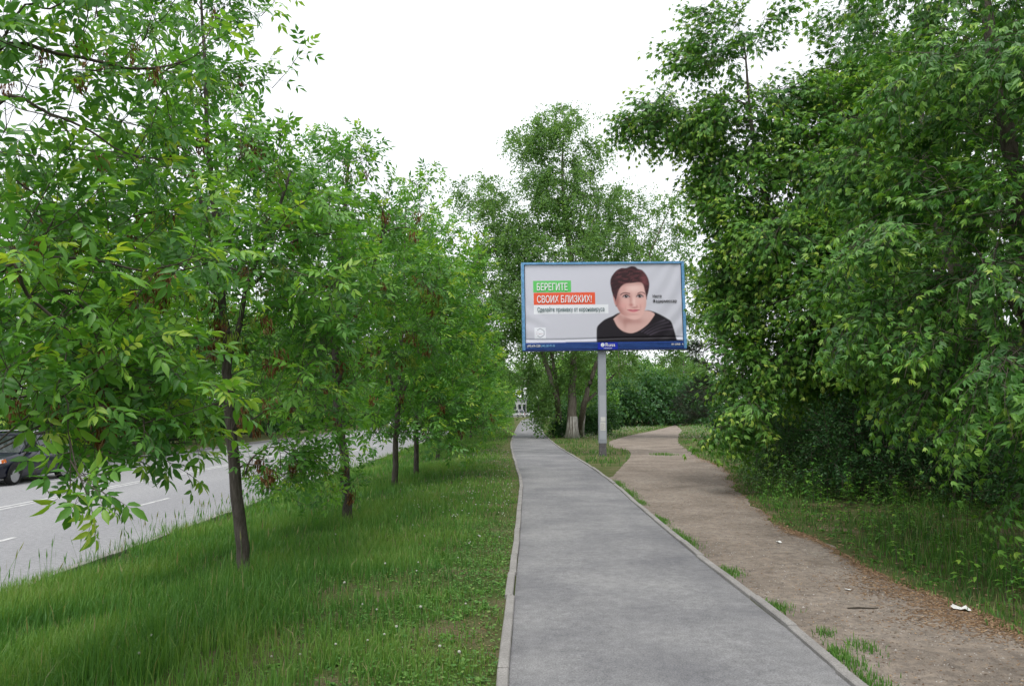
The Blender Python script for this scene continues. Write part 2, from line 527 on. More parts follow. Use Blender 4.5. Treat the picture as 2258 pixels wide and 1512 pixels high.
kk = RE[(RE[:, 1] > -8) & (RE[:, 1] < lb[-1, 1] - 0.3)][::-1] + np.array([0.05, 0])
DIRT = np.vstack([rbc[::-1], lbc[0:], kk[::4]])
import bmesh
bm = bmesh.new()
vv = [bm.verts.new((p[0], p[1], 0.005)) for p in DIRT]
ee = [bm.edges.new((vv[q], vv[(q + 1) % len(vv)])) for q in range(len(vv))]
bmesh.ops.triangle_fill(bm, use_beauty=True, use_dissolve=False, edges=ee)
bmesh.ops.recalc_face_normals(bm, faces=bm.faces)
me = bpy.data.meshes.new('dirt_track'); bm.to_mesh(me); bm.free()
me.materials.append(M['dirt'])
dirt = tag(obj('dirt_track', me), 'bare brown dirt track forking away beside the asphalt path', 'path', kind='structure')
def in_path(x, y, m=0.0):
    l = np.interp(y, LE[:, 1], LE[:, 0]); r = np.interp(y, RE[:, 1], RE[:, 0])
    return (x > l - 0.08 - m) & (x < r + 0.08 + m)

# ------------------------------------------------------------------ foliage machinery
def unit(v):
    v = np.asarray(v, float)
    return v / (np.linalg.norm(v, axis=-1, keepdims=True) + 1e-9)
class Tmpl:
    def __init__(s): s.V, s.T3, s.Q4, s.c, s.n = [], [], [], [], 0
    def add(s, V, T3=(), Q4=(), tint=0.4):
        s.V.append(np.asarray(V, float))
        if len(T3): s.T3.append(np.asarray(T3) + s.n)
        if len(Q4): s.Q4.append(np.asarray(Q4) + s.n)
        s.c.append(np.broadcast_to(np.asarray(tint, float), (len(V),)))
        s.n += len(V)
    def leaflet(s, b, d, nrm, L, W, tint, det=1, fold=0.22, curl=0.18):
        d = unit(d); nrm = unit(nrm - np.dot(nrm, d) * d); sd = np.cross(nrm, d)
        def pt(t, w, h): return b + d * (t * L) + sd * (w * W) + nrm * (h * W - curl * L * t * t)
        if det == 0:
            V = [pt(0, 0, 0), pt(.42, .5, fold), pt(1, 0, 0), pt(.42, -.5, fold)]
            s.add(V, [(0, 1, 2), (0, 2, 3)], tint=tint)
        elif det == 1:
            V = [pt(0, 0, 0), pt(.4, .5, fold), pt(.5, 0, 0), pt(1, 0, 0), pt(.4, -.5, fold)]
            s.add(V, [(0, 1, 2), (0, 2, 4), (1, 3, 2), (2, 3, 4)], tint=tint)
        else:
            V = [pt(0, 0, 0), pt(.22, .38, fold * .8), pt(.3, 0, 0), pt(.22, -.38, fold * .8), pt(.55, .46, fold), pt(.62, 0, 0), pt(.55, -.46, fold),
                 pt(.82, .2, fold * .5), pt(.82, -.2, fold * .5), pt(1, 0, 0)]
            T = [(0, 1, 2), (0, 2, 3), (7, 9, 5), (5, 9, 8)]
            Q = [(1, 4, 5, 2), (2, 5, 6, 3)]
            T += [(4, 7, 5), (5, 8, 6)]
            s.add(V, T, Q, tint=tint)
    def twig(s, pts, r0, r1, tint=-1.0, n=3):
        b = MB().tube(pts, np.linspace(r0, r1, len(pts)), n, cap=False)
        s.tw = getattr(s, 'tw', [])
        s.tw.append((b.V[0], b.Q[0]))
    def done(s):
        V = np.vstack(s.V); c = np.concatenate(s.c)
        T3 = np.vstack(s.T3) if s.T3 else np.zeros((0, 3), int)
        Q4 = np.vstack(s.Q4) if s.Q4 else np.zeros((0, 4), int)
        m3 = np.zeros(len(T3), int); m4 = np.zeros(len(Q4), int)
        for v, q in getattr(s, 'tw', []):
            Q4 = np.vstack([Q4, q + len(V)]); m4 = np.concatenate([m4, np.ones(len(q), int)])
            V = np.vstack([V, v]); c = np.concatenate([c, np.zeros(len(v))])
        return dict(V=V, T3=T3, Q4=Q4, m3=m3, m4=m4, c=c)
def tmpl_mesh(name, t, mats, dt=0.0):
    me = mk(name, t['V'], [t['T3'], t['Q4']], np.clip(t['c'] + dt, 0, 1), mats=mats, smooth=True)
    me.polygons.foreach_set('material_index', np.concatenate([t['m3'], t['m4']]).astype(np.int32))
    return me
def scatter(name, tm, idx, R, t, dt, mats, off):
    Vs, T3, Q4, m3, m4, cs, n = [], [], [], [], [], [], 0
    for k, T in enumerate(tm):
        w = np.where(idx == k)[0]
        if not len(w): continue
        V = np.einsum('nij,vj->nvi', R[w], T['V']) + t[w][:, None]
        nv = len(T['V'])
        offs = (n + np.arange(len(w)) * nv)[:, None, None]
        if len(T['T3']): T3.append((T['T3'][None] + offs).reshape(-1, 3)); m3.append(np.tile(T['m3'], len(w)))
        if len(T['Q4']): Q4.append((T['Q4'][None] + offs).reshape(-1, 4)); m4.append(np.tile(T['m4'], len(w)))
        Vs.append(V.reshape(-1, 3))
        cs.append(np.clip(T['c'][None] + dt[w][:, None], 0, 1).ravel())
        n += nv * len(w)
    V = np.vstack(Vs) - np.asarray(off)
    me = mk(name, V, [np.vstack(T3) if T3 else [], np.vstack(Q4) if Q4 else []], np.concatenate(cs), mats=mats, smooth=True)
    me.polygons.foreach_set('material_index', np.concatenate(m3 + m4).astype(np.int32))
    return me
def rots(d, up, roll, s):
    """frames with x along d, z as near as can be to up, then rolled"""
    x = unit(d)
    z = unit(up - (up * x).sum(-1, keepdims=True) * x)
    y = np.cross(z, x)
    c, sn = np.cos(roll)[:, None], np.sin(roll)[:, None]
    y2 = y * c + z * sn; z2 = z * c - y * sn
    return np.stack([x, y2, z2], -1) * s[:, None, None]

def ash_leaf(r, det, tint, scale=1.0, T=None, base=None, d=None, up=None):
    own = T is None
    if own: T, base, d, up = Tmpl(), np.zeros(3), np.array([1.0, 0, 0]), np.array([0, 0, 1.0])
    d = unit(d); up = unit(up - np.dot(up, d) * d); sd = np.cross(up, d)
    L = r.uniform(0.16, 0.23) * scale
    droop = r.uniform(0.1, 0.45)
    def rp(t): return base + d * (L * t) - up * (droop * L * t * t)
    npair = r.choice([2, 3, 3])
    ts = np.linspace(0.42, 0.9, npair)
    for q, t in enumerate(ts):
        for s in (-1, 1):
            a = math.radians(r.uniform(48, 68))
            dd = unit(d * math.cos(a) + sd * s * math.sin(a) - up * (r.uniform(0.05, 0.4) + droop * t))
            ll = r.uniform(0.085, 0.115) * scale * (0.85 + 0.2 * t)
            T.leaflet(rp(t), dd, up + r.normal(0, 0.22, 3), ll, ll * r.uniform(0.36, 0.44), tint + r.normal(0, 0.06), det, r.uniform(.1, .3), r.uniform(.05, .3))
    ll = r.uniform(0.09, 0.125) * scale
    T.leaflet(rp(1), unit(d - up * (2 * droop * 0.6)), up + r.normal(0, 0.2, 3), ll, ll * 0.42, tint + 0.03, det, .2, r.uniform(.1, .3))
    if det > 0: T.twig([rp(0), rp(.5), rp(1)], 0.0022 * scale, 0.0012 * scale)
    return T.done() if own else None
def ash_spray(r, det=1, scale=1.0, pairs=3):
    T = Tmpl()
    L = r.uniform(0.3, 0.5) * scale
    bend = r.uniform(0.0, 0.5)
    def tp(t): return np.array([L * t, 0, bend * L * t * t])
    T.twig([tp(0), tp(.5), tp(1)], 0.005 * scale, 0.0025 * scale)
    ax = unit(np.array([1.0, 0, bend]))
    for q in range(pairs):
        t = 0.25 + 0.7 * q / max(1, pairs - 1)
        ph = (PI / 2 if q % 2 else 0) + r.normal(0, 0.3)
        for s in (0, PI):
            a = math.radians(r.uniform(45, 75) - 15 * (q == pairs - 1))
            rad = np.array([0, math.cos(ph + s), math.sin(ph + s)])
            dd = ax * math.cos(a) + rad * math.sin(a)
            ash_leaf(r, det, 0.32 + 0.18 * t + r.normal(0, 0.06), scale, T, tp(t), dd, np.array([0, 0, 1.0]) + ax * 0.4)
    ash_leaf(r, det, 0.72 + r.normal(0, 0.16), scale * 0.9, T, tp(1), ax, np.array([-0.3, 0, 1.0]))
    return T.done()
def elder_spray(r, det=1, scale=1.0, pairs=4, tip=0.35, low=0.27):
    T = Tmpl()
    L = r.uniform(0.4, 0.65) * scale
    sag = r.uniform(0.1, 0.35)
    def tp(t): return np.array([L * t, 0, -sag * L * t * t])
    T.twig([tp(0), tp(.5), tp(1)], 0.0045 * scale, 0.002 * scale)
    for q in range(pairs):
        t = 0.2 + 0.8 * q / (pairs - 1)
        for s in (-1, 1):
            a = math.radians(r.uniform(35, 70))
            dd = unit(np.array([math.cos(a), s * math.sin(a), r.uniform(-0.5, 0.15)]))
            pet = r.uniform(0.05, 0.085) * scale
            b0 = tp(t); b1 = b0 + dd * pet
            if det > 1: T.twig([b0, b1], 0.0014 * scale, 0.001 * scale)
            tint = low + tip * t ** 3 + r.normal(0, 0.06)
            size = scale * (1 - 0.25 * (t > 0.9))
            sd = unit(np.cross([0, 0, 1], dd))
            for f in range(r.choice([3, 3, 5])):
                lat = [0, -1, 1, -1, 1][f] * r.uniform(0.5, 0.9)
                b = b1 - dd * (0.02 * scale if f > 2 else 0)
                down = r.uniform(0.45, 1.15)
                ld = unit(dd + sd * lat - np.array([0, 0, down]))
                ll = r.uniform(0.095, 0.14) * size * (1.0 if f == 0 else 0.85)
                nr = unit(np.array([0, 0, 0.8]) + dd * 0.8 + r.normal(0, 0.25, 3))
                T.leaflet(b, ld, nr, ll, ll * r.uniform(0.27, 0.35), tint + r.normal(0, 0.05), det, r.uniform(.05, .25), r.uniform(.05, .22))
    return T.done()
def blob_spray(r, n=30, L=0.6, leaf=0.08, det=0, hang=0.3, spread=0.14, w=0.75, t0=0.35, stem=True):
    T = Tmpl()
    def tp(t): return np.array([L * t, 0, -hang * L * t * t])
    if stem: T.twig([tp(0), tp(.5), tp(1)], 0.006, 0.003)
    for q in range(n):
        t = r.uniform(0.05, 1.05)
        b = tp(t) + unit(r.normal(0, 1, 3)) * (spread * 1.7 * r.random() ** .5) * (0.5 + 0.5 * min(t, .9))
        d = unit(r.normal(0, 1, 3) + np.array([0.4, 0, -0.5]))
        ll = leaf * r.uniform(0.75, 1.2)
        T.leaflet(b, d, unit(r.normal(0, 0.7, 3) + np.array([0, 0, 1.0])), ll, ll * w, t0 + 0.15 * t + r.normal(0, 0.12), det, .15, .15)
    return T.done()
def pine_spray(r):
    T = Tmpl()
    L = 0.45
    T.twig([(0, 0, 0), (L, 0, 0.05)], 0.012, 0.006)
    for q in range(46):
        t = r.uniform(0.25, 1.0)
        b = np.array([L * t, 0, 0.05 * t])
        d = unit(r.normal(0, 0.8, 3) + np.array([0.9, 0, 0.25]))
        sd = unit(np.cross(d, r.normal(0, 1, 3)))
        ll = r.uniform(0.09, 0.15); w = 0.006
        T.add([b - sd * w, b + sd * w, b + d * ll], [(0, 1, 2)], tint=r.uniform(0.1, 0.9))
    return T.done()
def key_cluster(r, n=40, ln=0.05, spread=0.042):
    T = Tmpl()
    T.twig([(0, 0, 0.02), (0, 0, -0.05)], 0.0015, 0.001)
    for q in range(n):
        b = np.array([r.normal(0, spread * .5), r.normal(0, spread * .5), -r.uniform(0, 0.10)])
        d = unit(np.array([r.normal(0, .28), r.normal(0, .28), -1.0]))
        T.leaflet(b, d, unit(r.normal(0, 1, 3)), ln * r.uniform(.8, 1.2), 0.011, r.uniform(0, 1), 0, 0.1, 0.05)
    return T.done()

tr = np.random.default_rng(21)
ASH2 = [ash_spray(tr, 2, 1.0) for _ in range(8)]
ASH1 = [ash_spray(tr, 1, 1.08) for _ in range(9)]
ASH0 = [ash_spray(tr, 0, 1.3, 2) for _ in range(6)]
ELD2 = [elder_spray(tr, 1, 0.86) for _ in range(12)]
ELD1 = [elder_spray(tr, 0, 1.2) for _ in range(8)]
POP = [blob_spray(tr, 24, 1.05, 0.125, 0, 0.8, 0.11, stem=False) for _ in range(6)]
FAR = [blob_spray(tr, 26, 0.9, 0.2, 0, 0.2, 0.26) for _ in range(6)]
SHR = [blob_spray(tr, 34, 0.5, 0.062, 0, 0.1, 0.09, 0.55) for _ in range(7)]
SHRF = [blob_spray(tr, 28, 0.8, 0.15, 0, 0.15, 0.2, 0.65) for _ in range(5)]
PIN = [pine_spray(tr) for _ in range(5)]
KEYB = [key_cluster(tr) for _ in range(4)]
KEYG = [key_cluster(tr, 34, 0.045, 0.06) for _ in range(3)]

def sample_ells(r, ells, n, shell=0.35):
    w = np.array([e[2] if len(e) > 2 else np.prod(e[1]) ** 0.8 for e in ells], float)
    k = r.choice(len(ells), n, p=w / w.sum())
    d = unit(r.normal(0, 1, (n, 3)))
    rad = (shell ** 3 + (1 - shell ** 3) * r.random(n)) ** (1 / 3)
    C = np.array([e[0] for e in ells]); R = np.array([e[1] for e in ells])
    return C[k] + d * rad[:, None] * R[k]
def grow(r, stems, ells, nb, lift=0.35, arch=0.25, rtip=0.004, k=0.013, zmin=None, maxlen=None, shell=0.35):
    """stems: list of (pts, radii). returns branches as (pts, radii)"""
    NP, NR, NL = [], [], []
    for pts, rad in stems:
        for q in range(len(pts) - 1):
            for t in np.linspace(0, 1, 5, endpoint=False):
                NP.append(pts[q] * (1 - t) + pts[q + 1] * t); NR.append(rad[q] * (1 - t) + rad[q + 1] * t); NL.append(0)
    NP, NR, NL = list(NP), list(NR), list(NL)
    if zmin is not None:
        keep = [q for q in range(len(NP)) if NP[q][2] > zmin]
        NP, NR, NL = [NP[q] for q in keep], [NR[q] for q in keep], [NL[q] for q in keep]
    A = sample_ells(r, ells, nb, shell)
    base = np.array(NP)
    dmin = np.array([np.min(np.linalg.norm(base - a_, axis=1)) for a_ in A])
    out = []
    for q in np.argsort(dmin):
        a_ = A[q]
        B = np.array(NP)
        dv = a_ - B
        hd = np.hypot(dv[:, 0], dv[:, 1])
        cost = np.sqrt(hd ** 2 + (dv[:, 2] - lift * hd) ** 2) + 0.12 * np.array(NL)
        s = int(np.argmin(cost))
        p0 = B[s]; v = a_ - p0
        Ln = np.linalg.norm(v)
        if Ln < 0.12: continue
        p1 = p0 + v * 0.5 + np.array([0, 0, arch * Ln]) + r.normal(0, 0.07 * Ln, 3)
        t = np.linspace(0, 1, 7)[:, None]
        pts = (1 - t) ** 2 * p0 + 2 * t * (1 - t) * p1 + t * t * a_
        pts[1:] += r.normal(0, 0.012 * Ln, (6, 3))
        r0 = min(NR[s] * 0.75, 0.005 + k * Ln)
        rad = np.linspace(max(r0, rtip), rtip, 7)
        out.append((pts, rad))
        for w in range(1, 6):
            NP.append(pts[w]); NR.append(rad[w]); NL.append(NL[s] + 1)
    return out
def make_tree(name, base, stems, ells, nb, ns, tm, mat_leaf, mat_bark, seed, up=0.25, outw=0.5, rnd=0.7, lift=0.35, arch=0.25, rtip=0.004,
              k=0.013, zmin=None, single=0, single_name='leafy_twig', smin=0.8, smax=1.15, sides=8, tmin=0.3, upref=(0, 0, 1.0), dts=0.07, shell=0.35,
              stem_name='trunk', crown_name='crown', extra=None, clip=None, parent_empty=None, dt0=0.0, fan=0.0, fan_drop=0.3):
    r = np.random.default_rng(seed)
    base = np.asarray(base, float)
    root = parent_empty or empty(name, base)
    stems = [(np.asarray(p, float), np.asarray(q, float)) for p, q in stems]
    for p, q in stems:
        c = catmull(p, 4); rr = np.interp(np.linspace(0, 1, len(c)), np.linspace(0, 1, len(q)), q)
        c[1:-1] += r.normal(0, 0.25, (len(c) - 2, 3)) * rr[1:-1, None] * 0.5
        if stem_name == 'trunk' and c[0][2] < base[2] + 0.5: rr[0] *= 1.35
        MB().tube(c, rr, sides).build(stem_name, mat_bark, root, True, base)
    br = grow(r, stems, ells, nb, lift, arch, rtip, k, zmin, shell=shell)
    if extra: br = list(extra) + br
    b = MB()
    for pts, rad in br:
        b.tube(pts, rad, 5 if rad[0] > 0.012 else 4 if rad[0] > 0.007 else 3, cap=False)
    o = b.build('branches', mat_bark if mat_bark is M['poplarbark'] else M['twig'], root, True, base)
    tag(o, kind='stuff')
    Ls = np.array([np.linalg.norm(p[-1] - p[0]) for p, _ in br])
    kk_ = r.choice(len(br), ns, p=(Ls + 0.25) / (Ls + 0.25).sum())
    kk_[:len(br)] = np.arange(len(br))[:len(kk_[:len(br)])]
    tt = r.uniform(tmin, 1.0, ns); tt[:len(br)] = 1.0
    pos = np.empty((ns, 3)); dr = np.empty((ns, 3))
    for q in range(ns):
        pts = br[kk_[q]][0]
        f = tt[q] * (len(pts) - 1); i0 = min(int(f), len(pts) - 2); f -= i0
        pos[q] = pts[i0] * (1 - f) + pts[i0 + 1] * f
        dr[q] = pts[i0 + 1] - pts[i0]
    d = unit(dr) * outw + unit(r.normal(0, 1, (ns, 3))) * rnd + np.array([0, 0, up])
    if fan > 0:
        lat = unit(np.cross(unit(dr), np.array([0, 0, 1.0])) + 1e-4)
        wd = fan * np.minimum(1.0, Ls[kk_] / 1.2) * (1.15 - .55 * tt)
        off_f = r.uniform(-1, 1, ns) * wd
        off_f[:len(br)] *= .15
        fw = unit(dr) * np.array([1, 1, .3])
        np0 = pos.copy()
        pos = pos + lat * off_f[:, None] + fw * (np.abs(off_f) * .6)[:, None]
        pos[:, 2] -= fan_drop * np.abs(off_f) + r.uniform(-.28, .28, ns) * fan
        d += lat * (np.sign(off_f) * .55)[:, None]
        tb = MB()
        for q in range(ns):
            if abs(off_f[q]) > .12 and ns < 7000:
                mid_ = (np0[q] + pos[q]) / 2 + [0, 0, .06 * abs(off_f[q])]
                tb.tube([np0[q], mid_, pos[q]], [max(rtip, .004), rtip * .8, rtip * .6], 3, cap=False)
        if tb.n: tag(tb.build('side_twigs', M['twig'], root, True, base), kind='stuff')
    s = r.uniform(smin, smax, ns)
    R = rots(d, np.broadcast_to(np.array(upref, float), d.shape) + r.normal(0, 0.15, d.shape), r.normal(0, 0.5, ns), s)
    idx = r.integers(0, len(tm), ns)
    dt = r.normal(dt0, dts, ns)
    if clip is not None:
        m = clip(pos)
        pos, R, idx, dt = pos[m], R[m], idx[m], dt[m]
    rest = np.ones(len(pos), bool)
    if single:
        px, py, f = to_px(pos)
        vis = (px > -60) & (px < 2320) & (py > -60) & (py < 1570) & (f > 0.3)
        order = np.argsort(np.where(vis, f, 1e6))[:single]
        order = [q for q in order if vis[q]]
        ms = {}
        for q in order:
            key = (idx[q], int(np.clip(round(dt[q] / 0.07), -2, 5)))
            if key not in ms: ms[key] = tmpl_mesh(single_name, tm[key[0]], [mat_leaf, M['twig']], key[1] * 0.07)
            o = obj(single_name, ms[key], root)
            m4 = Matrix(R[q].tolist()).to_4x4(); m4.translation = Vector(pos[q] - base)
            o.matrix_basis = m4
            rest[q] = False
    if rest.any():
        o = obj(crown_name, scatter(crown_name, tm, idx[rest], R[rest], pos[rest], dt[rest], [mat_leaf, M['twig']], base), root)
        tag(o, kind='stuff')
    return root, br
def add_keys(root, base, br, n, tm, mat, seed, name='seed_cluster', pick=None, size=(.8, 1.2)):
    r = np.random.default_rng(seed)
    ms = [tmpl_mesh(name, t, [mat, M['twig']]) for t in tm]
    for q in range(n):
        pts = br[r.integers(len(br))][0]
        p = pts[r.integers(2, len(pts))]
        if pick is not None and not pick(p): continue
        o = tag(obj(name, ms[r.integers(len(ms))], root, Vector(p - np.asarray(base))), kind='stuff')
        o.rotation_euler = (r.normal(0, .12), r.normal(0, .12), r.uniform(0, 6.28))
        s = r.uniform(*size); o.scale = (s, s, s)
ORD = ['first', 'second', 'third', 'fourth', 'fifth', 'sixth', 'seventh', 'eighth', 'ninth', 'tenth', 'eleventh', 'twelfth', 'thirteenth', 'fourteenth',
       'fifteenth', 'sixteenth', 'seventeenth', 'eighteenth', 'nineteenth', 'twentieth', 'twenty-first', 'twenty-second', 'twenty-third', 'twenty-fourth',
       'twenty-fifth', 'twenty-sixth', 'twenty-seventh', 'twenty-eighth', 'twenty-ninth', 'thirtieth']

# ------------------------------------------------------------------ the near ash leaning in from the left edge
T0B = np.array([-3.75, 5.0, float(hgt(-3.75))])
t0stem = [([T0B, T0B + [0.02, 0, 1.0], T0B + [0.05, 0.02, 2.2], T0B + [0.0, 0.1, 3.6], T0B + [0.1, 0.1, 5.2]], [0.075, 0.065, 0.055, 0.045, 0.025])]
def traced(px, y0, y1, r0, r1, start=None, near=0.0):
    ysr = np.linspace(y0, y1, len(px)) + near
    pts = [P(a_, b_, y_) for (a_, b_), y_ in zip(px, ysr)]
    if start is not None: pts = [start] + pts
    c = catmull(pts, 4)
    return c, np.linspace(r0, r1, len(c))
st = t0stem[0][0]
t0br = [
    traced([(-20, 122), (130, 120), (225, 138), (300, 152), (390, 140), (440, 100), (470, 60)], 4.7, 5.6, .016, .004, st[3] + [0, 0, -.3]),
    traced([(-10, 235), (110, 252), (200, 290), (270, 335), (370, 352), (440, 335)], 4.6, 5.3, .013, .003, st[3] + [0, 0, -.6]),
    traced([(-10, 558), (60, 566), (200, 572), (320, 598), (420, 592), (500, 560)], 4.5, 5.4, .014, .003, st[2] + [0, 0, .3]),
    traced([(10, 590), (60, 650), (140, 720), (190, 770)], 4.3, 4.6, .015, .006, st[2]),
    traced([(40, 580), (140, 640), (190, 690), (210, 740), (245, 820), (265, 875)], 4.8, 5.2, .014, .003, st[2]),
    traced([(190, 770), (240, 800), (300, 812), (390, 825)], 4.6, 4.9, .007, .003),
    traced([(110, 640), (240, 640), (330, 640), (400, 655)], 4.8, 5.3, .006, .003),
    traced([(-20, 370), (50, 410), (130, 450), (230, 450), (330, 470), (400, 480)], 5.4, 6.2, .012, .003, st[3] + [0, 0, -.9]),
    traced([(110, 880), (150, 950), (155, 1060), (150, 1110)], 4.3, 4.1, .006, .002, st[1] + [0, 0, .4]),
    traced([(60, 960), (160, 970), (260, 930), (380, 900)], 4.7, 5.1, .008, .003, st[1] + [0, 0, .5]),
    traced([(180, 900), (260, 925), (330, 975), (420, 975)], 4.8, 5.3, .007, .003, st[1] + [0, 0, .6]),
    traced([(20, 880), (160, 890), (230, 905), (300, 890)], 5.4, 5.9, .009, .003, st[1] + [0, 0, .7]),
    traced([(30, 40), (110, 20), (180, -20)], 4.6, 4.9, .010, .004, st[3]),
]
t0ells = [(P(150, 120, 5.1), (0.75, 0.9, 0.6), 1.0), (P(170, 420, 5.2), (0.75, 1.0, 0.45), 1.1), (P(190, 640, 5.0), (0.7, 0.9, 0.4), 1.3), (P(150, 860, 4.8), (0.75, 0.8, 0.32), 1.9), (P(330, 930, 5.0), (.4, .5, .2), .5),
          (P(250, 960, 5.2), (0.45, 0.5, 0.2), .6), (P(90, 1040, 4.5), (0.25, 0.4, 0.16), .35), (P(-100, 500, 4.9), (0.6, 1.0, 1.6), 1.2), (P(-200, -250, 5.5), (1.3, 1.3, 0.9), .8)]
def clip0(p):
    px, py, f = to_px(p)
    low = py > 1030 - 0.12 * np.abs(px - 150)
    carz = (px > -60) & (px < 170) & (py > 890) & (py < 1010)
    keepz = (px > 100) & (px < 200) & (py > 1010) & (py < 1085)
    return keepz | ~((low | (carz & (np.arange(len(px)) % 2 > 0))) & (px > -300)) & ((px < 400) | (p[:, 1] > 8))
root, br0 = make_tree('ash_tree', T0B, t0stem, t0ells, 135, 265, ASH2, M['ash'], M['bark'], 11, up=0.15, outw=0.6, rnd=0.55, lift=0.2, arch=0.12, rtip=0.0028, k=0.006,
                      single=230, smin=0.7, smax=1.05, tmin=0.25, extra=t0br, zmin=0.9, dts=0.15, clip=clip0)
tag(root, 'large-leaved ash reaching into view with dry brown seed clusters, nearest of the roadside row', 'tree', 'ash trees along the road')
add_keys(root, T0B, br0, 60, KEYB, M['keys'], 5, pick=lambda p: to_px(p)[1] < 940)
add_keys(root, T0B, br0, 10, KEYG, M['greenkeys'], 6, 'green_seed_cluster')

def trunk_gap(p, stem, yt, ya, yb, half):
    px, py, f = to_px(p)
    tx, ty, _ = to_px(np.array(stem))
    c = np.interp(py, ty[::-1], tx[::-1])
    return ~((py > ya) & (py < yb) & (np.abs(px - c) < half) & (p[:, 1] < yt + .25))
# ------------------------------------------------------------------ first ash in full view
T1B = np.array([*G(540, 1272, -0.22)[:2], 0]); T1B[2] = hgt(T1B[0])
y1 = T1B[1]
s1 = [[T1B, P(532, 1180, y1), P(515, 1000, y1), P(505, 880, y1), P(500, 760, y1), P(488, 640, y1), P(470, 450, y1), P(457, 300, y1), P(452, 150, y1), P(440, -60, y1)],
      [P(503, 800, y1), P(528, 720, y1 - .05), P(548, 620, y1 - .1), P(600, 500, y1 - .2), P(640, 380, y1 - .3)],
      [P(500, 730, y1), P(470, 560, y1 + .3), P(430, 400, y1 + .4), P(360, 180, y1 + .5), P(330, 40, y1 + .5)]]
q1 = [[.078, .072, .065, .06, .05, .045, .036, .028, .022, .012], [.034, .032, .03, .024, .012], [.03, .027, .022, .014, .008]]
e1 = [(P(500, 420, y1), (1.5, 1.5, 1.0), 1.5), (P(560, 640, y1 - .2), (1.4, 1.4, 0.9), 1.4), (P(430, 170, y1), (1.0, 1.0, 1.1), .75), (P(360, 780, y1), (1.2, 1.3, .6), .9),
      (P(640, 820, y1 - .2), (.9, .9, .55), .6), (P(300, 560, y1 + .3), (1.2, 1.2, .9), .8), (P(610, 1020, y1), (.45, .4, .3), .22), (P(420, -40, y1), (1.0, 1.0, .7), .45)]
x1 = [traced([(540, 1045), (556, 1010), (600, 985), (650, 1010), (680, 1060)], y1, y1 + .3, .012, .004),
      traced([(515, 905), (470, 870), (400, 850), (330, 900), (290, 960)], y1, y1 - .3, .014, .004),
      traced([(545, 640), (600, 585), (625, 545), (680, 520), (730, 515)], y1, y1 - .4, .022, .005),
      traced([(470, 560), (485, 545), (560, 500), (600, 495)], y1, y1 - .6, .016, .005)]
root, br1 = make_tree('ash_tree', T1B, [(a_, b_) for a_, b_ in zip(s1, q1)], e1, 150, 560, ASH1, M['ash'], M['bark'], 31, up=0.3, single=290, lift=0.3, rtip=0.003, k=0.009,
                      zmin=1.0, extra=x1, dts=0.12, clip=lambda p: trunk_gap(p, s1[0], y1, 690, 1300, 85))
tag(root, 'ash tree with bare lower trunk standing nearest in the grass verge, tall thin top', 'tree', 'ash trees along the road')
add_keys(root, T1B, br1, 80, KEYB, M['keys'], 15, size=(1.2, 2.0))
add_keys(root, T1B, br1, 40, KEYG, M['greenkeys'], 16, 'green_seed_cluster', size=(1.2, 2.0))

# second ash
T2B = np.array([*G(768, 1155, -0.2)[:2], 0]); T2B[2] = hgt(T2B[0])
y2 = T2B[1]
s2 = [[T2B, P(763, 1060, y2), P(750, 940, y2), P(741, 850, y2), P(745, 700, y2), P(752, 560, y2), P(765, 400, y2), P(772, 300, y2)],
      [P(742, 860, y2), P(775, 740, y2 - .2), P(820, 600, y2 - .4), P(860, 460, y2 - .5)], [P(742, 800, y2), P(700, 680, y2 + .2), P(650, 520, y2 + .3), P(640, 380, y2 + .3)]]
q2 = [[.085, .078, .07, .064, .055, .044, .028, .012], [.04, .035, .025, .01], [.038, .032, .022, .01]]
e2 = [(P(745, 480, y2), (1.9, 1.9, 1.3), 1.5), (P(770, 680, y2), (2.0, 2.0, 1.2), 1.5), (P(790, 830, y2), (1.5, 1.6, .7), .7), (P(660, 1060, y2 - .7), (.75, .6, .4), .3), (P(770, 1090, y2), (.35, .4, .3), .12)]
x2 = [traced([(765, 1060), (720, 1030), (680, 1020), (620, 1070)], y2, y2 - .8, .014, .004), traced([(768, 1110), (775, 1080), (790, 1060)], y2, y2 - .3, .006, .003)]
root, br2 = make_tree('ash_tree', T2B, [(a_, b_) for a_, b_ in zip(s2, q2)], e2, 135, 480, ASH1, M['ash'], M['bark'], 41, up=0.3, single=200, lift=0.3, rtip=0.003, k=0.009, zmin=1.0, extra=x2, dts=0.12, clip=lambda p: trunk_gap(p, s2[0], y2, 840, 1070, 50))
tag(root, 'dark-trunked ash with a low leafy branch over the grass, second in the verge', 'tree', 'ash trees along the road')
add_keys(root, T2B, br2, 70, KEYB, M['keys'], 25, size=(1.4, 2.2))
add_keys(root, T2B, br2, 50, KEYG, M['greenkeys'], 26, 'green_seed_cluster', size=(1.4, 2.2))

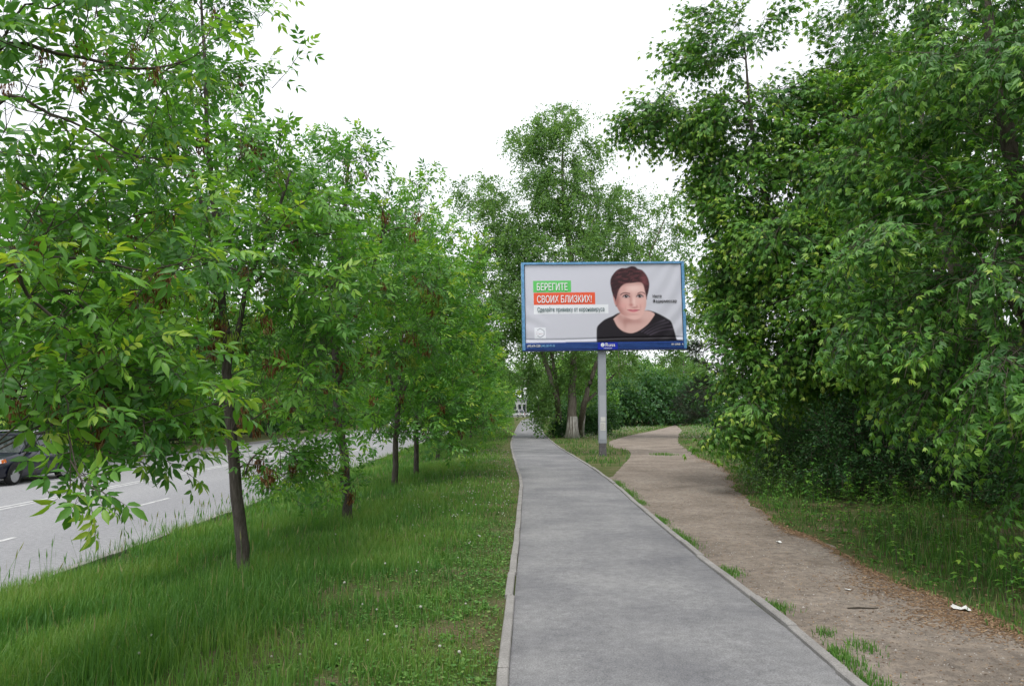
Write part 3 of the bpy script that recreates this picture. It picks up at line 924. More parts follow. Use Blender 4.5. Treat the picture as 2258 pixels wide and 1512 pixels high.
# the row going away: three grown prototypes, then copies
def row_ash(seed, h, lean):
    r = np.random.default_rng(seed)
    pts = [np.array([0, 0, -0.05]), np.array([lean * .1, 0, 1.2]), np.array([lean * .4, 0.1, 2.6]), np.array([lean * .7, 0, 4.2]), np.array([lean, 0, h - 0.6])]
    st2 = [(pts, [.08, .07, .06, .045, .012]),
           ([pts[1] + [0, 0, .8], pts[2] + [.4, .1, .6], pts[3] + [.8, .2, .7]], [.04, .03, .01]), ([pts[1] + [0, 0, 1.0], pts[2] + [-.4, -.2, .8], pts[3] + [-.8, -.2, .8]], [.04, .03, .01])]
    el = [(np.array([0.1, 0, h * .45]), (2.3, 2.4, h * .24), 1.3), (np.array([0, 0, h * .68]), (2.0, 2.1, h * .24), 1.2), (np.array([0, 0, h * .86]), (1.0, 1.0, h * .13), .4), (np.array([.7, -.3, h * .22]), (1.7, 1.8, .9), .75)]
    root, br = make_tree('ash_tree', (0, 0, 0), st2, el, 130, 640, ASH0, M['ash'], M['bark'], seed, up=0.25, lift=0.25, rtip=0.004, k=0.009, zmin=0.9, sides=7, dts=0.09)
    return root, br
protos = []
for q, (sd, h, ln) in enumerate(((51, 7.6, .2), (52, 8.3, -.2), (53, 7.9, .1))):
    protos.append(row_ash(sd, h, ln))
basepx = [(870, 1078), (918, 1055), (965, 1013)]
spots = [G(*p, -0.22)[:2] for p in basepx]
yy = spots[-1][1]
while yy < 190 and len(spots) < 26:
    yy += rng.uniform(4.6, 5.8) * (1 if yy < 70 else 1.7)
    spots.append(np.array([-2.9 + rng.normal(0, .15) + 1.2 * max(0, (yy - 90) / 100), yy]))
for q, sxy in enumerate(spots):
    if q < 3: o = protos[q][0]
    if q >= 3:
        o = copy_tree(protos[q % 3][0])
        o.rotation_euler = (0, 0, rng.uniform(0, 6.28))
        sc = rng.uniform(.88, 1.1); o.scale = (sc, sc, sc * rng.uniform(.95, 1.05))
    o.location = (sxy[0], sxy[1], float(hgt(sxy[0])))
    tag(o, 'ash tree in the verge, %s of the roadside row counting away from the camera' % ORD[q + 3], 'tree', 'ash trees along the road')
for q in range(2):
    add_keys(protos[q][0], (0, 0, 0), protos[q][1], 30, KEYB, M['keys'], 60 + q, size=(1.6, 2.6))

for q, yb in enumerate((-0.6, -5.8, -11.0)):  # unseen trees carrying the row on, added to cut low sky light
    o = copy_tree(protos[q][0])
    o.location = (-3.4, yb, float(hgt(-3.4))); o.rotation_euler = (0, 0, 2.0 * q + 1)
    tag(o, 'unseen ash tree added to the same row, %s behind the camera' % ORD[q], 'tree', 'ash trees along the road')
# trees across the road
for q in range(20):
    o = copy_tree(protos[q % 3][0])
    for ch in list(o.children):
        if ch.name.startswith('seed_cluster'): bpy.data.objects.remove(ch)
    yq2 = 26 + q * 5.0 if q < 10 else 76 + (q - 10) * 11.0 + rng.uniform(-1.5, 1.5)
    xq2 = -20.8 - rng.uniform(0, 2.5)
    o.location = (xq2, yq2, float(hgt(xq2)))
    o.rotation_euler = (0, 0, rng.uniform(0, 6.28))
    sc = rng.uniform(1.25, 1.5); o.scale = (sc, sc, sc)
    tag(o, 'tree across the road behind the kerb, %s in its row from the left edge' % ORD[q], 'tree', 'trees across the road')

# ------------------------------------------------------------------ box elders on the right
def P2(px, py, y): return P(px, py, y)
BB = np.array([6.9, 9.6, 0.0])
sB = [([BB, BB + [-.1, -.1, 1.2], BB + [-.5, -.3, 2.6], BB + [-.9, -.5, 4.4], BB + [-1.2, -.6, 6.6], BB + [-1.2, -.5, 8.6]], [.20, .17, .14, .10, .06, .02]),
      ([BB + [-.1, -.1, 1.3], BB + [.4, -1.0, 2.6], BB + [.2, -2.0, 4.0], BB + [-.3, -2.8, 5.6]], [.12, .10, .07, .02]),
      ([BB + [-.2, -.1, 1.6], BB + [-.6, 1.0, 3.2], BB + [-.7, 1.8, 5.2], BB + [-.4, 2.4, 7.2]], [.12, .10, .07, .02]),
      ([BB + [-.4, -.2, 2.3], BB + [-1.4, -1.0, 3.0], BB + [-2.1, -1.7, 3.3]], [.07, .05, .015])]
eB = [(P2(2050, 560, 8.2), (1.0, 1.3, .75), 1.1), (P2(1990, 760, 8.6), (.85, 1.1, .55), .9), (P2(2160, 880, 7.6), (.8, 1.0, .5), .7), (P2(2230, 1030, 7.4), (.5, .7, .3), .22),
      (P2(2150, 300, 8.5), (1.1, 1.5, 1.0), 1.2), (P2(2000, 330, 9.8), (1.3, 1.4, 1.0), 1.2), (P2(2200, 60, 9.0), (1.4, 1.6, 1.0), 1.5), (P2(2230, 190, 8.2), (.9, 1.0, .7), .8), (P2(2020, 60, 10.5), (1.3, 1.6, 1.1), .9),
      (BB + [.3, 0, 5.5], (2.4, 2.4, 2.8), 1.6), (P2(1900, 640, 9.8), (.7, .9, .6), .5), (P2(2330, 600, 7.5), (1.0, 1.2, 1.3), .9), (P2(2300, 820, 8.6), (1.2, 1.2, .8), .4)]
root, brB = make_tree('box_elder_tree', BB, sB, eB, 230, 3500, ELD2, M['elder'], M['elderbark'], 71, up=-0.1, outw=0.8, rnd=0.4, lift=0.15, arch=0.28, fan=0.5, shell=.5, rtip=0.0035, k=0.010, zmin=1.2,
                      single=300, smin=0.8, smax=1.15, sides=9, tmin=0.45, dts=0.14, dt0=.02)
tag(root, 'big box elder with drooping sprays shading the track at the right edge', 'tree', 'box elder trees beside the track')

AB = np.array([7.9, 18.2, 0.0])
sA = [([AB, AB + [-.1, 0, 1.5], AB + [-.4, -.1, 3.4], AB + [-.6, -.2, 6.0], AB + [-.9, -.2, 8.0], AB + [-1.2, -.2, 9.6]], [.20, .17, .14, .10, .06, .02]),
      ([AB + [-.1, 0, 1.4], AB + [-1.1, -.6, 3.0], AB + [-1.8, -.9, 5.0], AB + [-2.4, -1.0, 7.5], AB + [-2.6, -1.0, 10.2]], [.12, .10, .08, .05, .015]),
      ([AB + [0, 0, 1.6], AB + [.7, .5, 4.0], AB + [1.1, .6, 6.5], AB + [1.2, .6, 8.8]], [.12, .10, .06, .02])]
yA = 17.3
eA = [(P2(1690, 700, yA), (1.35, 1.6, 1.0), 1.2), (P2(1640, 560, yA), (1.0, 1.5, 1.1), 1.0), (P2(1680, 420, yA), (1.35, 1.6, 1.1), 1.2), (P2(1640, 280, yA), (1.4, 1.6, 1.0), 1.0),
      (P2(1500, 255, yA), (1.0, .9, .45), .5), (P2(1420, 255, yA), (.75, .6, .25), .28), (P2(1600, 130, yA), (1.0, 1.1, 1.1), .45), (P2(1540, 60, yA), (.35, .4, .8), .07), (P2(1790, 300, yA), (1.7, 1.8, 1.3), 1.3),
      (P2(1660, 820, yA - .6), (1.1, 1.2, .6), .75), (P2(1625, 920, yA - 1.2), (.50, .5, .5), .33), (P2(1800, 560, yA), (1.6, 1.8, 1.4), 1.3), (P2(1680, 30, yA), (.7, .8, 1.0), .2), (P2(1860, 130, yA), (.8, .9, 1.0), .35),
      (P2(1820, 800, yA), (1.4, 1.4, .8), .8), (P2(1555, 700, yA), (.35, .5, .9), .22), (P2(1545, 800, yA - .4), (.35, .4, .2), .1), (P2(1930, 480, yA - 1), (1.2, 1.4, 2.0), 1.1), (P2(1900, 700, yA - 2), (1.3, 1.3, 1.2), .9), (P2(1740, 560, yA - 1.6), (1.0, 1.0, .9), .8), (P2(1930, 250, yA - 1), (1.0, 1.4, 1.3), .7), (P2(1560, 400, yA), (.4, .6, .9), .25), (P2(1860, 380, yA - 1.5), (1.1, 1.2, 1.3), .9), (P2(1870, 580, yA - 2), (1.0, 1.2, 1.0), .8), (P2(1600, 640, yA - .6), (.5, .8, .8), .5), (P2(1600, 480, yA - .4), (.5, .8, .8), .5)]
def clipA(p):
    px, py, f = to_px(p)
    return ~((px < 1592) & (py > 490) & (py < 860)) & ~((px < 1560) & (py > 420) & (py < 1000))
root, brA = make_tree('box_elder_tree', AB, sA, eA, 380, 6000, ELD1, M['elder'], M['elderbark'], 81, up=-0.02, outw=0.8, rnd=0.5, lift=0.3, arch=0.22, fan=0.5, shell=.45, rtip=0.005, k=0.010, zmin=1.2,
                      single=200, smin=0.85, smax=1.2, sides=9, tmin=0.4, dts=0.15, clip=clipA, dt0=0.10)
tag(root, 'tall box elder overhanging the dirt track just right of the billboard', 'tree', 'box elder trees beside the track')

def elder_proto(seed, H, nb, ns):
    b0 = np.zeros(3)
    st2 = [([b0, b0 + [0, 0, 1.6], b0 + [.2, .1, H * .4], b0 + [.1, .2, H * .65], b0 + [0, 0, H * .86]], [.2, .17, .13, .07, .02]),
           ([b0 + [0, 0, 1.5], b0 + [-1.0, -.4, H * .35], b0 + [-1.7, -.7, H * .65]], [.12, .09, .02]), ([b0 + [0, 0, 1.8], b0 + [.9, .6, H * .4], b0 + [1.6, .9, H * .7]], [.12, .09, .02])]
    el = [(np.array([0, 0, H * .35]), (3.0, 3.0, H * .22), 1), (np.array([-.6, -.4, H * .6]), (2.8, 2.8, H * .22), 1), (np.array([.6, .4, H * .75]), (2.3, 2.3, H * .2), .8), (np.array([0, 0, H * .95]), (1.3, 1.3, H * .1), .3)]
    return make_tree('box_elder_tree', (0, 0, 0), st2, el, nb, ns, ELD1, M['elder'], M['elderbark'], seed, up=-0.05, outw=.6, rnd=.65, lift=.3, arch=.25, rtip=.006, k=.01, zmin=1.2, smin=1.0, smax=1.5, dts=.1, fan=.8, shell=.5)[0]
ep = elder_proto(91, 11.0, 120, 1500)
elder_spots = [(11.6, 13.5, 1.05, 'behind the near right tree'), (12.2, 21.5, 1.15, 'deep in the wood behind the tall one by the billboard'), (10.6, 6.0, 1.0, 'at the far right, hidden behind the near sprays'),
               (15.5, 30.0, 1.1, 'further along the right side of the track'), (17.0, 14.0, 1.15, 'at the back of the right-hand wood'), (8.9, 2.2, 1.0, 'added out of view beside the camera, its sprays just past the right edge'), (8.3, -4.0, 1.1, 'added unseen behind the camera on the right'), (9.0, -11.0, 1.1, 'added unseen on the right, further behind the camera')]  # last three are out of view, added to block sky light
for q, (x, y, s, wh) in enumerate(elder_spots):
    o = ep if q == 0 else copy_tree(ep)
    o.location = (x, y, 0); o.rotation_euler = (0, 0, 1.3 * q + .4); o.scale = (s, s, s)
    tag(o, 'dark leafy box elder ' + wh, 'tree', 'box elder trees beside the track')

# shrubs
def shrub_proto(name, seed, rx, h, tm, mat, nb, ns, leaf_s=1.0):
    r = np.random.default_rng(seed)
    st2 = []
    for q in range(6):
        a = q * 1.05 + r.uniform(-.3, .3)
        dxy = np.array([math.cos(a), math.sin(a), 0])
        st2.append(([dxy * .05, dxy * rx * .25 + [0, 0, h * .4], dxy * rx * .45 + [0, 0, h * .8]], [.02, .014, .005]))
    el = [(np.array([0, 0, h * .5]), (rx, rx, h * .48), 1.0), (np.array([rx * .4, 0, h * .6]), (rx * .6, rx * .6, h * .4), .5), (np.array([-rx * .4, -rx * .2, h * .45]), (rx * .6, rx * .6, h * .4), .5)]
    return make_tree(name, (0, 0, 0), st2, el, nb, ns, tm, mat, M['twig'], seed, up=.2, outw=.6, rnd=.7, lift=.4, arch=.1, rtip=.003, k=.006, smin=.8 * leaf_s, smax=1.2 * leaf_s, sides=5, stem_name='stem', crown_name='foliage', dts=.1, shell=.5)[0]
shA = shrub_proto('shrub', 101, 1.25, 1.9, SHR, M['shrub'], 110, 420)
shB = shrub_proto('shrub', 102, 1.2, 1.7, SHRF, M['shrub'], 60, 200)
sh_list = [(shA, 6.9, 15.6, 1.0, 'bluish green bush at the wood edge under the box elders'), (None, 8.3, 14.3, .95, 'dark bush just right of the bluish green one'),
           (None, 6.9, 19.6, 1.0, 'pale bush half hidden behind the bluish green one'), (None, 8.6, 11.9, .9, 'shaded bush under the near box elder, close to its trunk')]
for q, (o, x, y, s, lab) in enumerate(sh_list):
    o = o or copy_tree(shA)
    o.location = (x, y, 0); o.rotation_euler = (0, 0, q * 1.7); o.scale = (s, s, s)
    tag(o, lab, 'shrub', 'bushes under the right-hand trees')
farsh = [(9.6, 9.2, 1.1, 'low dark bush deep under the near box elder'), (10.8, 11.8, 1.3, 'dark bush behind the near box elder trunk'), (10.6, 16.0, 1.4, 'dark bush filling the wood behind the bluish one'),
         (12.5, 18.5, 1.6, 'tall dark bush at the back of the wood'), (9.5, 22.5, 1.3, 'dark bush behind the tall box elder'), (13.5, 9.5, 1.6, 'dark bush at the far right end of the wood'),
         (12.5, 27.5, 1.4, 'bush at the right of the track past the tall box elder'), (13.0, 34.0, 1.0, 'bush at the right of the track near its bend'), (8.4, 6.6, .8, 'dark low bush at the right frame edge'),
         (15.5, 41.0, 1.3, 'bush beside the track bend under the pine'), (16.0, 20.0, 1.8, 'big dark bush closing the wood'), (14.8, 13.0, 1.8, 'big dark bush behind the right-hand trees')]
for q, (x, y, s, lab) in enumerate(farsh):
    o = shB if q == 0 else copy_tree(shB)
    o.location = (x, y, 0); o.rotation_euler = (0, 0, q * 2.1); o.scale = (s, s, s * 1.15)
    tag(o, lab, 'shrub', 'bushes under the right-hand trees')

# ------------------------------------------------------------------ poplar behind the billboard
PB = G(1262, 966); yP = PB[1]
def Q_(px, py, dy=0): return P(px, py, yP + dy)
sP = [([PB, Q_(1262, 860), Q_(1266, 770), Q_(1259, 580), Q_(1245, 470), Q_(1240, 360), Q_(1244, 275)], [.34, .24, .2, .17, .13, .08, .02]),
      ([G(1235, 961) + [0, 0, 0], Q_(1226, 880), Q_(1203, 800), Q_(1172, 700), Q_(1120, 590), Q_(1050, 500)], [.2, .16, .14, .11, .08, .02]),
      ([G(1234, 961) + [.12, .1, 0], Q_(1229, 860, .3), Q_(1215, 770, .5), Q_(1195, 640, .7)], [.16, .12, .1, .03]),
      ([G(1276, 963) + [.05, 0, 0], Q_(1288, 890), Q_(1306, 830), Q_(1322, 785), Q_(1390, 650), Q_(1450, 520), Q_(1480, 450)], [.22, .17, .14, .12, .09, .05, .02]),
      ([Q_(1288, 890), Q_(1330, 850, .4), Q_(1380, 800, .6)], [.1, .08, .03])]
def ez(px, py, rx, ry, w, dy=0): return (Q_(px, py, dy), (1.15 * rx / F_PX * yP, max(1.2, rx / F_PX * yP * .9), 1.1 * ry / F_PX * yP), w)
eP = [ez(1235, 300, 62, 62, 1.0), ez(1250, 262, 35, 36, .35), ez(1170, 300, 60, 22, .2), ez(1235, 395, 70, 75, 1.3), ez(1290, 390, 30, 60, .25), ez(1055, 425, 62, 42, .5), ez(1130, 455, 75, 42, .5), ez(1075, 520, 55, 40, .4), ez(1400, 440, 70, 40, .5), ez(1480, 490, 45, 65, .4),
      ez(1250, 545, 170, 75, 1.9), ez(1120, 610, 95, 90, 1.4), ez(1400, 610, 110, 110, 1.5), ez(1250, 690, 180, 90, 2.2), ez(1100, 700, 70, 90, .9), ez(1190, 840, 45, 60, .5), ez(1270, 850, 45, 50, .4), ez(1340, 760, 70, 60, .5), ez(1205, 920, 30, 35, .3), ez(1060, 620, 50, 80, .6), ez(1440, 560, 80, 70, .8), ez(1470, 700, 60, 90, .8), ez(1090, 790, 50, 60, .5), ez(1175, 370, 55, 50, .35), ez(1305, 340, 35, 50, .2), ez(1330, 470, 80, 45, .5), ez(1170, 500, 80, 45, .5), ez(1250, 470, 90, 50, .7)]
root, brP = make_tree('poplar_tree', PB, sP, eP, 440, 7000, POP, M['poplar'], M['poplarbark'], 111, up=-0.45, outw=.6, rnd=.6, fan=.4, lift=.3, arch=.2, rtip=.012, k=.014, zmin=3.0, smin=.8, smax=1.3, sides=9, tmin=.15, dts=.1, shell=.3)
tag(root, 'tall many-stemmed poplar behind the billboard', 'tree')
root['category'] = 'tree'
# whitewash bands on the feet of the stems
for (pa, ra) in ((sP[0], 1.25), (sP[1], 1.0), (sP[3], 1.1)):
    p0, p1 = np.asarray(pa[0][0]), np.asarray(pa[0][1])
    f = 1.35 / (p1[2] - p0[2])
    r0_, r1_ = pa[1][0], pa[1][0] + (pa[1][1] - pa[1][0]) * f
    MB().tube([p0, p0 + (p1 - p0) * f * .5, p0 + (p1 - p0) * f], [r0_ * 1.38 + .012, (r0_ + r1_) / 2 * 1.1 + .012, r1_ + .015], 10).build('whitewash_band', M['whitewash'], root, True, PB)

# pine by the bend
PNB = np.array([13.4, 49.0, 0.0])
sN = [([PNB, PNB + [.1, 0, 3], PNB + [0, 0, 6.5], PNB + [-.3, 0, 10.8]], [.22, .19, .14, .03])]
eN = [(PNB + [0, 0, 3.2], (2.8, 2.5, 1.4), 1), (PNB + [0, 0, 6], (2.6, 2.3, 1.8), 1.2), (PNB + [-.3, 0, 9.0], (1.7, 1.7, 1.7), .8), (PNB + [-1.2, 0, 1.8], (2.2, 2.0, 1.0), .7)]
root, _ = make_tree('pine_tree', PNB, sN, eN, 120, 1500, PIN, M['pine'], M['poplarbark'], 121, up=.15, outw=.7, rnd=.6, lift=.0, arch=.05, rtip=.012, k=.012, zmin=.8, smin=1.0, smax=1.7, dts=.1)
tag(root, 'dark pine beside the track bend, right of the billboard', 'tree')

# woodland behind the billboard and along the path's right side
def far_tree(seed, H, rx, nb=70, ns=420, tm=FAR, mat=None):
    b0 = np.zeros(3)
    st2 = [([b0, b0 + [0, 0, H * .2], b0 + [.2, .1, H * .5], b0 + [0, 0, H * .95]], [.2, .17, .12, .02])]
    el = [(np.array([0, 0, H * .4]), (rx, rx, H * .25), 1), (np.array([rx * .2, 0, H * .65]), (rx * .85, rx * .85, H * .25), .8), (np.array([-rx * .3, 0, H * .5]), (rx * .7, rx * .7, H * .3), .6), (np.array([0, 0, H * .9]), (rx * .4, rx * .4, H * .1), .15)]
    return make_tree('leafy_tree', (0, 0, 0), st2, el, nb, ns, tm, mat or M['poplar'], M['poplarbark'], seed, up=0, outw=.6, rnd=.7, lift=.3, arch=.15, rtip=.015, k=.012, zmin=1.0, smin=.8, smax=1.3, dts=.12)[0]
fa = far_tree(131, 10, 3.6); fb = far_tree(132, 8, 3.2, mat=M['elder'])
woods = [(12.5, 92, 1.0, 0, 'leafy tree behind the billboard pole'), (17.0, 97, 1.1, 1, 'leafy tree behind the right half of the billboard'), (22.5, 102, 1.1, 0, 'leafy tree at the head of the dirt track'), (6.8, 74, .9, 1, 'leafy tree on the right of the path past the poplar'),
         (8.6, 88, 1.0, 0, 'leafy tree right of the path, second past the poplar'), (9.4, 104, 1.0, 1, 'leafy tree right of the path, third past the poplar'), (11.5, 122, 1.1, 0, 'leafy tree right of the path, fourth past the poplar'),
         (28, 112, 1.2, 1, 'leafy tree in the wood beyond the dirt track'), (15.5, 108, 1.2, 0, 'leafy tree in the wood between path and track'), (30, 84, 1.1, 1, 'leafy tree right of the track head'), (22, 50, 1.05, 0, 'leafy tree behind the pine'),
         (18.5, 40, 1.0, 1, 'leafy tree right of the pine'), (34, 60, 1.2, 0, 'leafy tree far right in the wood'), (24, 110, 1.3, 1, 'large leafy tree far up the wood'), (16, 140, 1.4, 0, 'large leafy tree closing the path view'), (30, 32, 1.2, 1, 'leafy tree at the back of the right-hand wood'),
         (24, 20, 1.1, 0, 'leafy tree behind the dark bushes at right'), (15, 165, 1.5, 1, 'large leafy tree past the bend of the path'), (7.6, 94, 1.15, 1, 'leafy tree showing between the poplar stems'), (7.4, 116, 1.3, 0, 'leafy tree at the right of the path under the billboard corner'), (11, 150, 1.7, 1, 'large leafy tree where the path bends right')]
used = [False, False]
for q, (x, y, s, k_, lab) in enumerate(woods):
    pr = (fa, fb)[k_]
    o = pr if not used[k_] else copy_tree(pr)
    used[k_] = True
    o.location = (x, y, 0); o.rotation_euler = (0, 0, q * 1.9); o.scale = (s, s, s)
    tag(o, lab, 'tree', 'trees of the wood behind the billboard')
for q in range(16):
    o = copy_tree((fa, fb)[q % 2])
    x = -75 + q * 10 + rng.uniform(-2, 2)
    o.location = (x, 232 + rng.uniform(-12, 12), float(hgt(x)) if x < -19 else -0.7 if x < -6 else 0)
    o.rotation_euler = (0, 0, q * 1.3); s = rng.uniform(1.3, 1.7) * (1.45 if -12 < x < 14 else 1); o.scale = (s, s, s)
    tag(o, 'distant tree closing the end of the road, %s from the left' % ORD[q], 'tree', 'distant trees at the end of the road')
for q in range(9):
    o = copy_tree((fb, fa)[q % 2])
    x = -28 - rng.uniform(0, 5)
    o.location = (x, 36 + q * 19.0, float(hgt(x)))
    o.rotation_euler = (0, 0, q * 2.3); s = rng.uniform(1.0, 1.3); o.scale = (s, s, s)
    tag(o, 'tree in the second row across the road, %s from the left edge' % ORD[q], 'tree', 'trees across the road')
bsh = [(6.0, 55.5, 1.0, 'bush at the right edge of the path behind the poplar'), (5.0, 60, 1.1, 'leafy bush hiding the right edge of the path'), (5.9, 70, 1.4, 'bush along the right of the path further on'), (7.0, 84, 1.6, 'bush along the path past the leafy trees'),
       (12.2, 86, 2.4, 'dark bush right of the billboard pole'), (16.2, 90, 2.7, 'big dark bush behind the grass clearing'), (19.8, 95, 2.5, 'bush at the head of the clearing'), (9.3, 82, 2.3, 'dark bush behind the billboard pole'), (23.6, 107, 2.3, 'bush left of the track head'), (3.2, 50.6, .55, 'small sprouting bush at the foot of the poplar'), (13.4, 45.5, 1.2, 'dark bush at the foot of the pine')]
for q, (x, y, s, lab) in enumerate(bsh):
    o = copy_tree(shB)
    o.location = (x, y, 0); o.rotation_euler = (0, 0, q * 2.7); o.scale = (s, s, s * 1.1)
    tag(o, lab, 'shrub', 'bushes behind the billboard')
for q in range(9):
    o = copy_tree(shB)
    o.location = (-14 + q * 4.2, 224 + rng.uniform(-3, 3), -.65 if q < 2 else 0); o.rotation_euler = (0, 0, q * 1.7); s = rng.uniform(2.6, 3.4); o.scale = (s, s, s)
    tag(o, 'distant bush closing the end of the road, %s from the left' % ORD[q], 'shrub', 'distant bushes at the end of the road')
for q in range(22):
    o = copy_tree(shB)
    x = -24.5 - rng.uniform(0, 1.5)
    o.location = (x, 30 + q * 7.6, float(hgt(x))); o.rotation_euler = (0, 0, q * 1.1); s = rng.uniform(1.3, 1.8); o.scale = (s, s, s)
    tag(o, 'bush under the trees across the road, %s from the left edge' % ORD[q], 'shrub', 'bushes across the road')

# ------------------------------------------------------------------ grass, weeds, litter
gr = np.random.default_rng(77)
pat = sines(12, 10, 0.8, 4.5); pat2 = sines(13, 10, 3, 11)
BARE = [(-0.28, 6.1, 0.42, 0.6), (-0.30, 7.1, .25, .4), (-1.9, 5.6, .5, .9), (-1.1, 4.9, .35, .5), (-2.6, 8.4, .35, .3), (-0.12, 40, .35, 9), (-1.3, 7.6, .4, .5)]
def barez(x, y):
    m = np.zeros(x.shape)
    for bx, by, rx, ry in BARE:
        d = ((x - bx) / rx) ** 2 + ((y - by) / ry) ** 2
        m = np.maximum(m, np.clip(1.5 - d + 0.45 * pat2(x, y), 0, 1))
    return m
def pts_in(x0, x1, y0, y1, dens):
    n = int((x1 - x0) * (y1 - y0) * dens)
    return gr.uniform(x0, x1, n), gr.uniform(y0, y1, n)
def blade_mesh(name, x, y, z, h, w, tint, lean=0.35):
    n = len(x)
    a = gr.uniform(0, 2 * PI, n)
    fx, fy = np.cos(a), np.sin(a)
    b = a + PI / 2 + gr.normal(0, .5, n)
    l = np.abs(gr.normal(0.12, lean, n)) * h
    lx_, ly_ = np.cos(b) * l, np.sin(b) * l
    base = np.stack([x, y, z], -1)
    side = np.stack([fx * w, fy * w, np.zeros(n)], -1)
    mid = base + np.stack([lx_ * .3, ly_ * .3, h * .55], -1)
    tip = base + np.stack([lx_, ly_, h * np.clip(1 - .35 * (l / (h + 1e-6)) ** 2, .3, 1)], -1)
    V = np.stack([base - side, base + side, mid + side * .75, mid - side * .75, tip], 1).reshape(-1, 3)
    k = np.arange(n)[:, None] * 5
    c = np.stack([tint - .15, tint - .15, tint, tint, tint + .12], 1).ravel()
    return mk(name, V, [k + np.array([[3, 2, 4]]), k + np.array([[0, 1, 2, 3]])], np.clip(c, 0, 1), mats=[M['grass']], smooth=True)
acc = {q: [] for q in 'xyzhwt'}
def put(x, y, h, w, t):
    for k_, v in zip('xyzhwt', (x, y, hgt(x), h, w, t)): acc[k_].append(v)
def flush(name, label, lean=0.35):
    A_ = {k_: np.concatenate(v) for k_, v in acc.items()}
    for k_ in acc: acc[k_].clear()
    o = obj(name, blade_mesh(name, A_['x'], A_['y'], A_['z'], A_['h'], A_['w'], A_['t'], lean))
    return tag(o, label, 'grass', kind='stuff')
# verge between path and road
for (y0, y1, dens, wf) in ((2.2, 6, 3000, 1.15), (6, 10, 2000, 1.4), (10, 16, 900, 1.8), (16, 28, 330, 2.6), (28, 60, 90, 4.5), (60, 190, 14, 11)):
    x, y = pts_in(-6.5, 0.35, y0, y1, dens)
    kx = np.interp(y, LE[:, 1], LE[:, 0]) - 0.085
    far_ = x - kx                                             # negative: away from the path
    bz = barez(x, y)
    edge_ = np.clip((-far_) / 0.35, 0, 1)
    patch = np.clip(0.75 + 0.3 * pat(x, y) - .10 * np.clip(1 + far_ / 2.0, 0, 1) * (1 + .8 * pat2(x, y)), .25, 1)
    keep = (far_ < -0.005) & (gr.random(len(x)) > bz * .8) & (gr.random(len(x)) < (0.35 + .65 * edge_) * patch) & ~((x < -6.2) & (gr.random(len(x)) < .6))
    x, y, far_ = x[keep], y[keep], far_[keep]
    tall = np.clip((-far_ - 0.9) / 2.2, 0, 1)
    h = (0.045 + 0.055 * np.clip(-far_ / .8, 0, 1) + 0.115 * tall * (0.8 + .35 * pat(x * .7, y * .7))) * gr.uniform(.55, 1.45, len(x))
    h = np.clip(h, .02, .6)
    w = (0.0018 + 0.0022 * gr.random(len(x))) * wf
    t = 0.46 + .14 * pat(x, y) + gr.normal(0, .11, len(x)) + .15 * (gr.random(len(x)) < .04) * 3
    short = np.clip(1 + far_ / 2.2, 0, 1)
    t = t + .12 * short
    t = np.where(gr.random(len(x)) < 0.02 + .06 * short, 1.0, np.minimum(t, .85))
    put(x, y, h, w, t)
flush('verge_grass', 'long green grass covering the verge between path and road')
# ears on tall stems at the road edge and in the long grass
x = np.concatenate([gr.uniform(-6.3, -5.2, 380), gr.uniform(-5.5, -2.2, 160)]); y = np.concatenate([gr.uniform(4, 30, 380), gr.uniform(3, 16, 160)])
n = len(x); h = gr.uniform(.35, .68, n)
T = MB(); tn = []
for q in range(n):
    b_ = np.array([x[q], y[q], float(hgt(x[q]))]); ln_ = gr.normal(0, .1, 2)
    tp_ = b_ + [ln_[0], ln_[1], h[q]]
    sd_ = unit(np.array([gr.normal(), gr.normal(), 0])) * .0016 * (1 + y[q] / 12)
    T.add([b_ - sd_, b_ + sd_, tp_ + sd_ * .6, tp_ - sd_ * .6], [(0, 1, 2, 3)])
    up_ = unit(tp_ - b_)
    T.add([tp_ - up_ * .09, tp_ - up_ * .04 + sd_ * 3.2, tp_ + up_ * .05, tp_ - up_ * .04 - sd_ * 3.2], [(0, 1, 2, 3)])
    tn += [.35] * 4 + [gr.choice([.4, .55, .97])] * 4
me = T.mesh('grass_ears', M['grass'], tint=np.array(tn))
tag(obj('seeding_grass', me), 'thin seeding grass stems rising along the road edge of the verge', 'grass', kind='stuff')

# right bank, island and clearing
def right_ok(x, y):
    r_ = np.interp(y, RE[:, 1], RE[:, 0]) + 0.085
    return (x > r_) & ~inside(DIRT, x, y)
for (x0, x1, y0, y1, dens, wf) in ((3.2, 10, 3.5, 9, 620, 1.3), (3.4, 12, 9, 15, 420, 1.8), (4, 13, 15, 24, 230, 2.6), (2, 16, 24, 45, 70, 4.2), (2.2, 30, 45, 95, 16, 9)):
    x, y = pts_in(x0, x1, y0, y1, dens)
    m = right_ok(x, y)
    x, y = x[m], y[m]
    dd = pdist(rbc, x, y, False)
    side = x > 3.4
    patch = np.clip(0.62 + 0.42 * pat(x * 1.2, y * 1.2), .05, 1)
    m = gr.random(len(x)) < np.where(side & (y < 45), patch * np.clip(1.05 - dd / 4.5, .12, 1), .8 * patch)
    x, y, dd = x[m], y[m], dd[m]
    tall = np.clip(dd / 1.1, 0, 1) * np.where(y < 24, 1, .8)
    h = (0.045 + .15 * tall * (.7 + .5 * pat(x, y).clip(-1, 1.4))) * gr.uniform(.5, 1.5, len(x))
    h = np.clip(h, .03, .55)
    t = .40 + .1 * pat2(x, y) + gr.normal(0, .12, len(x))
    t = np.where(gr.random(len(x)) < .09, 1.0, np.clip(t, 0, .85))
    put(x, y, h, (0.002 + .0022 * gr.random(len(x))) * wf, t)
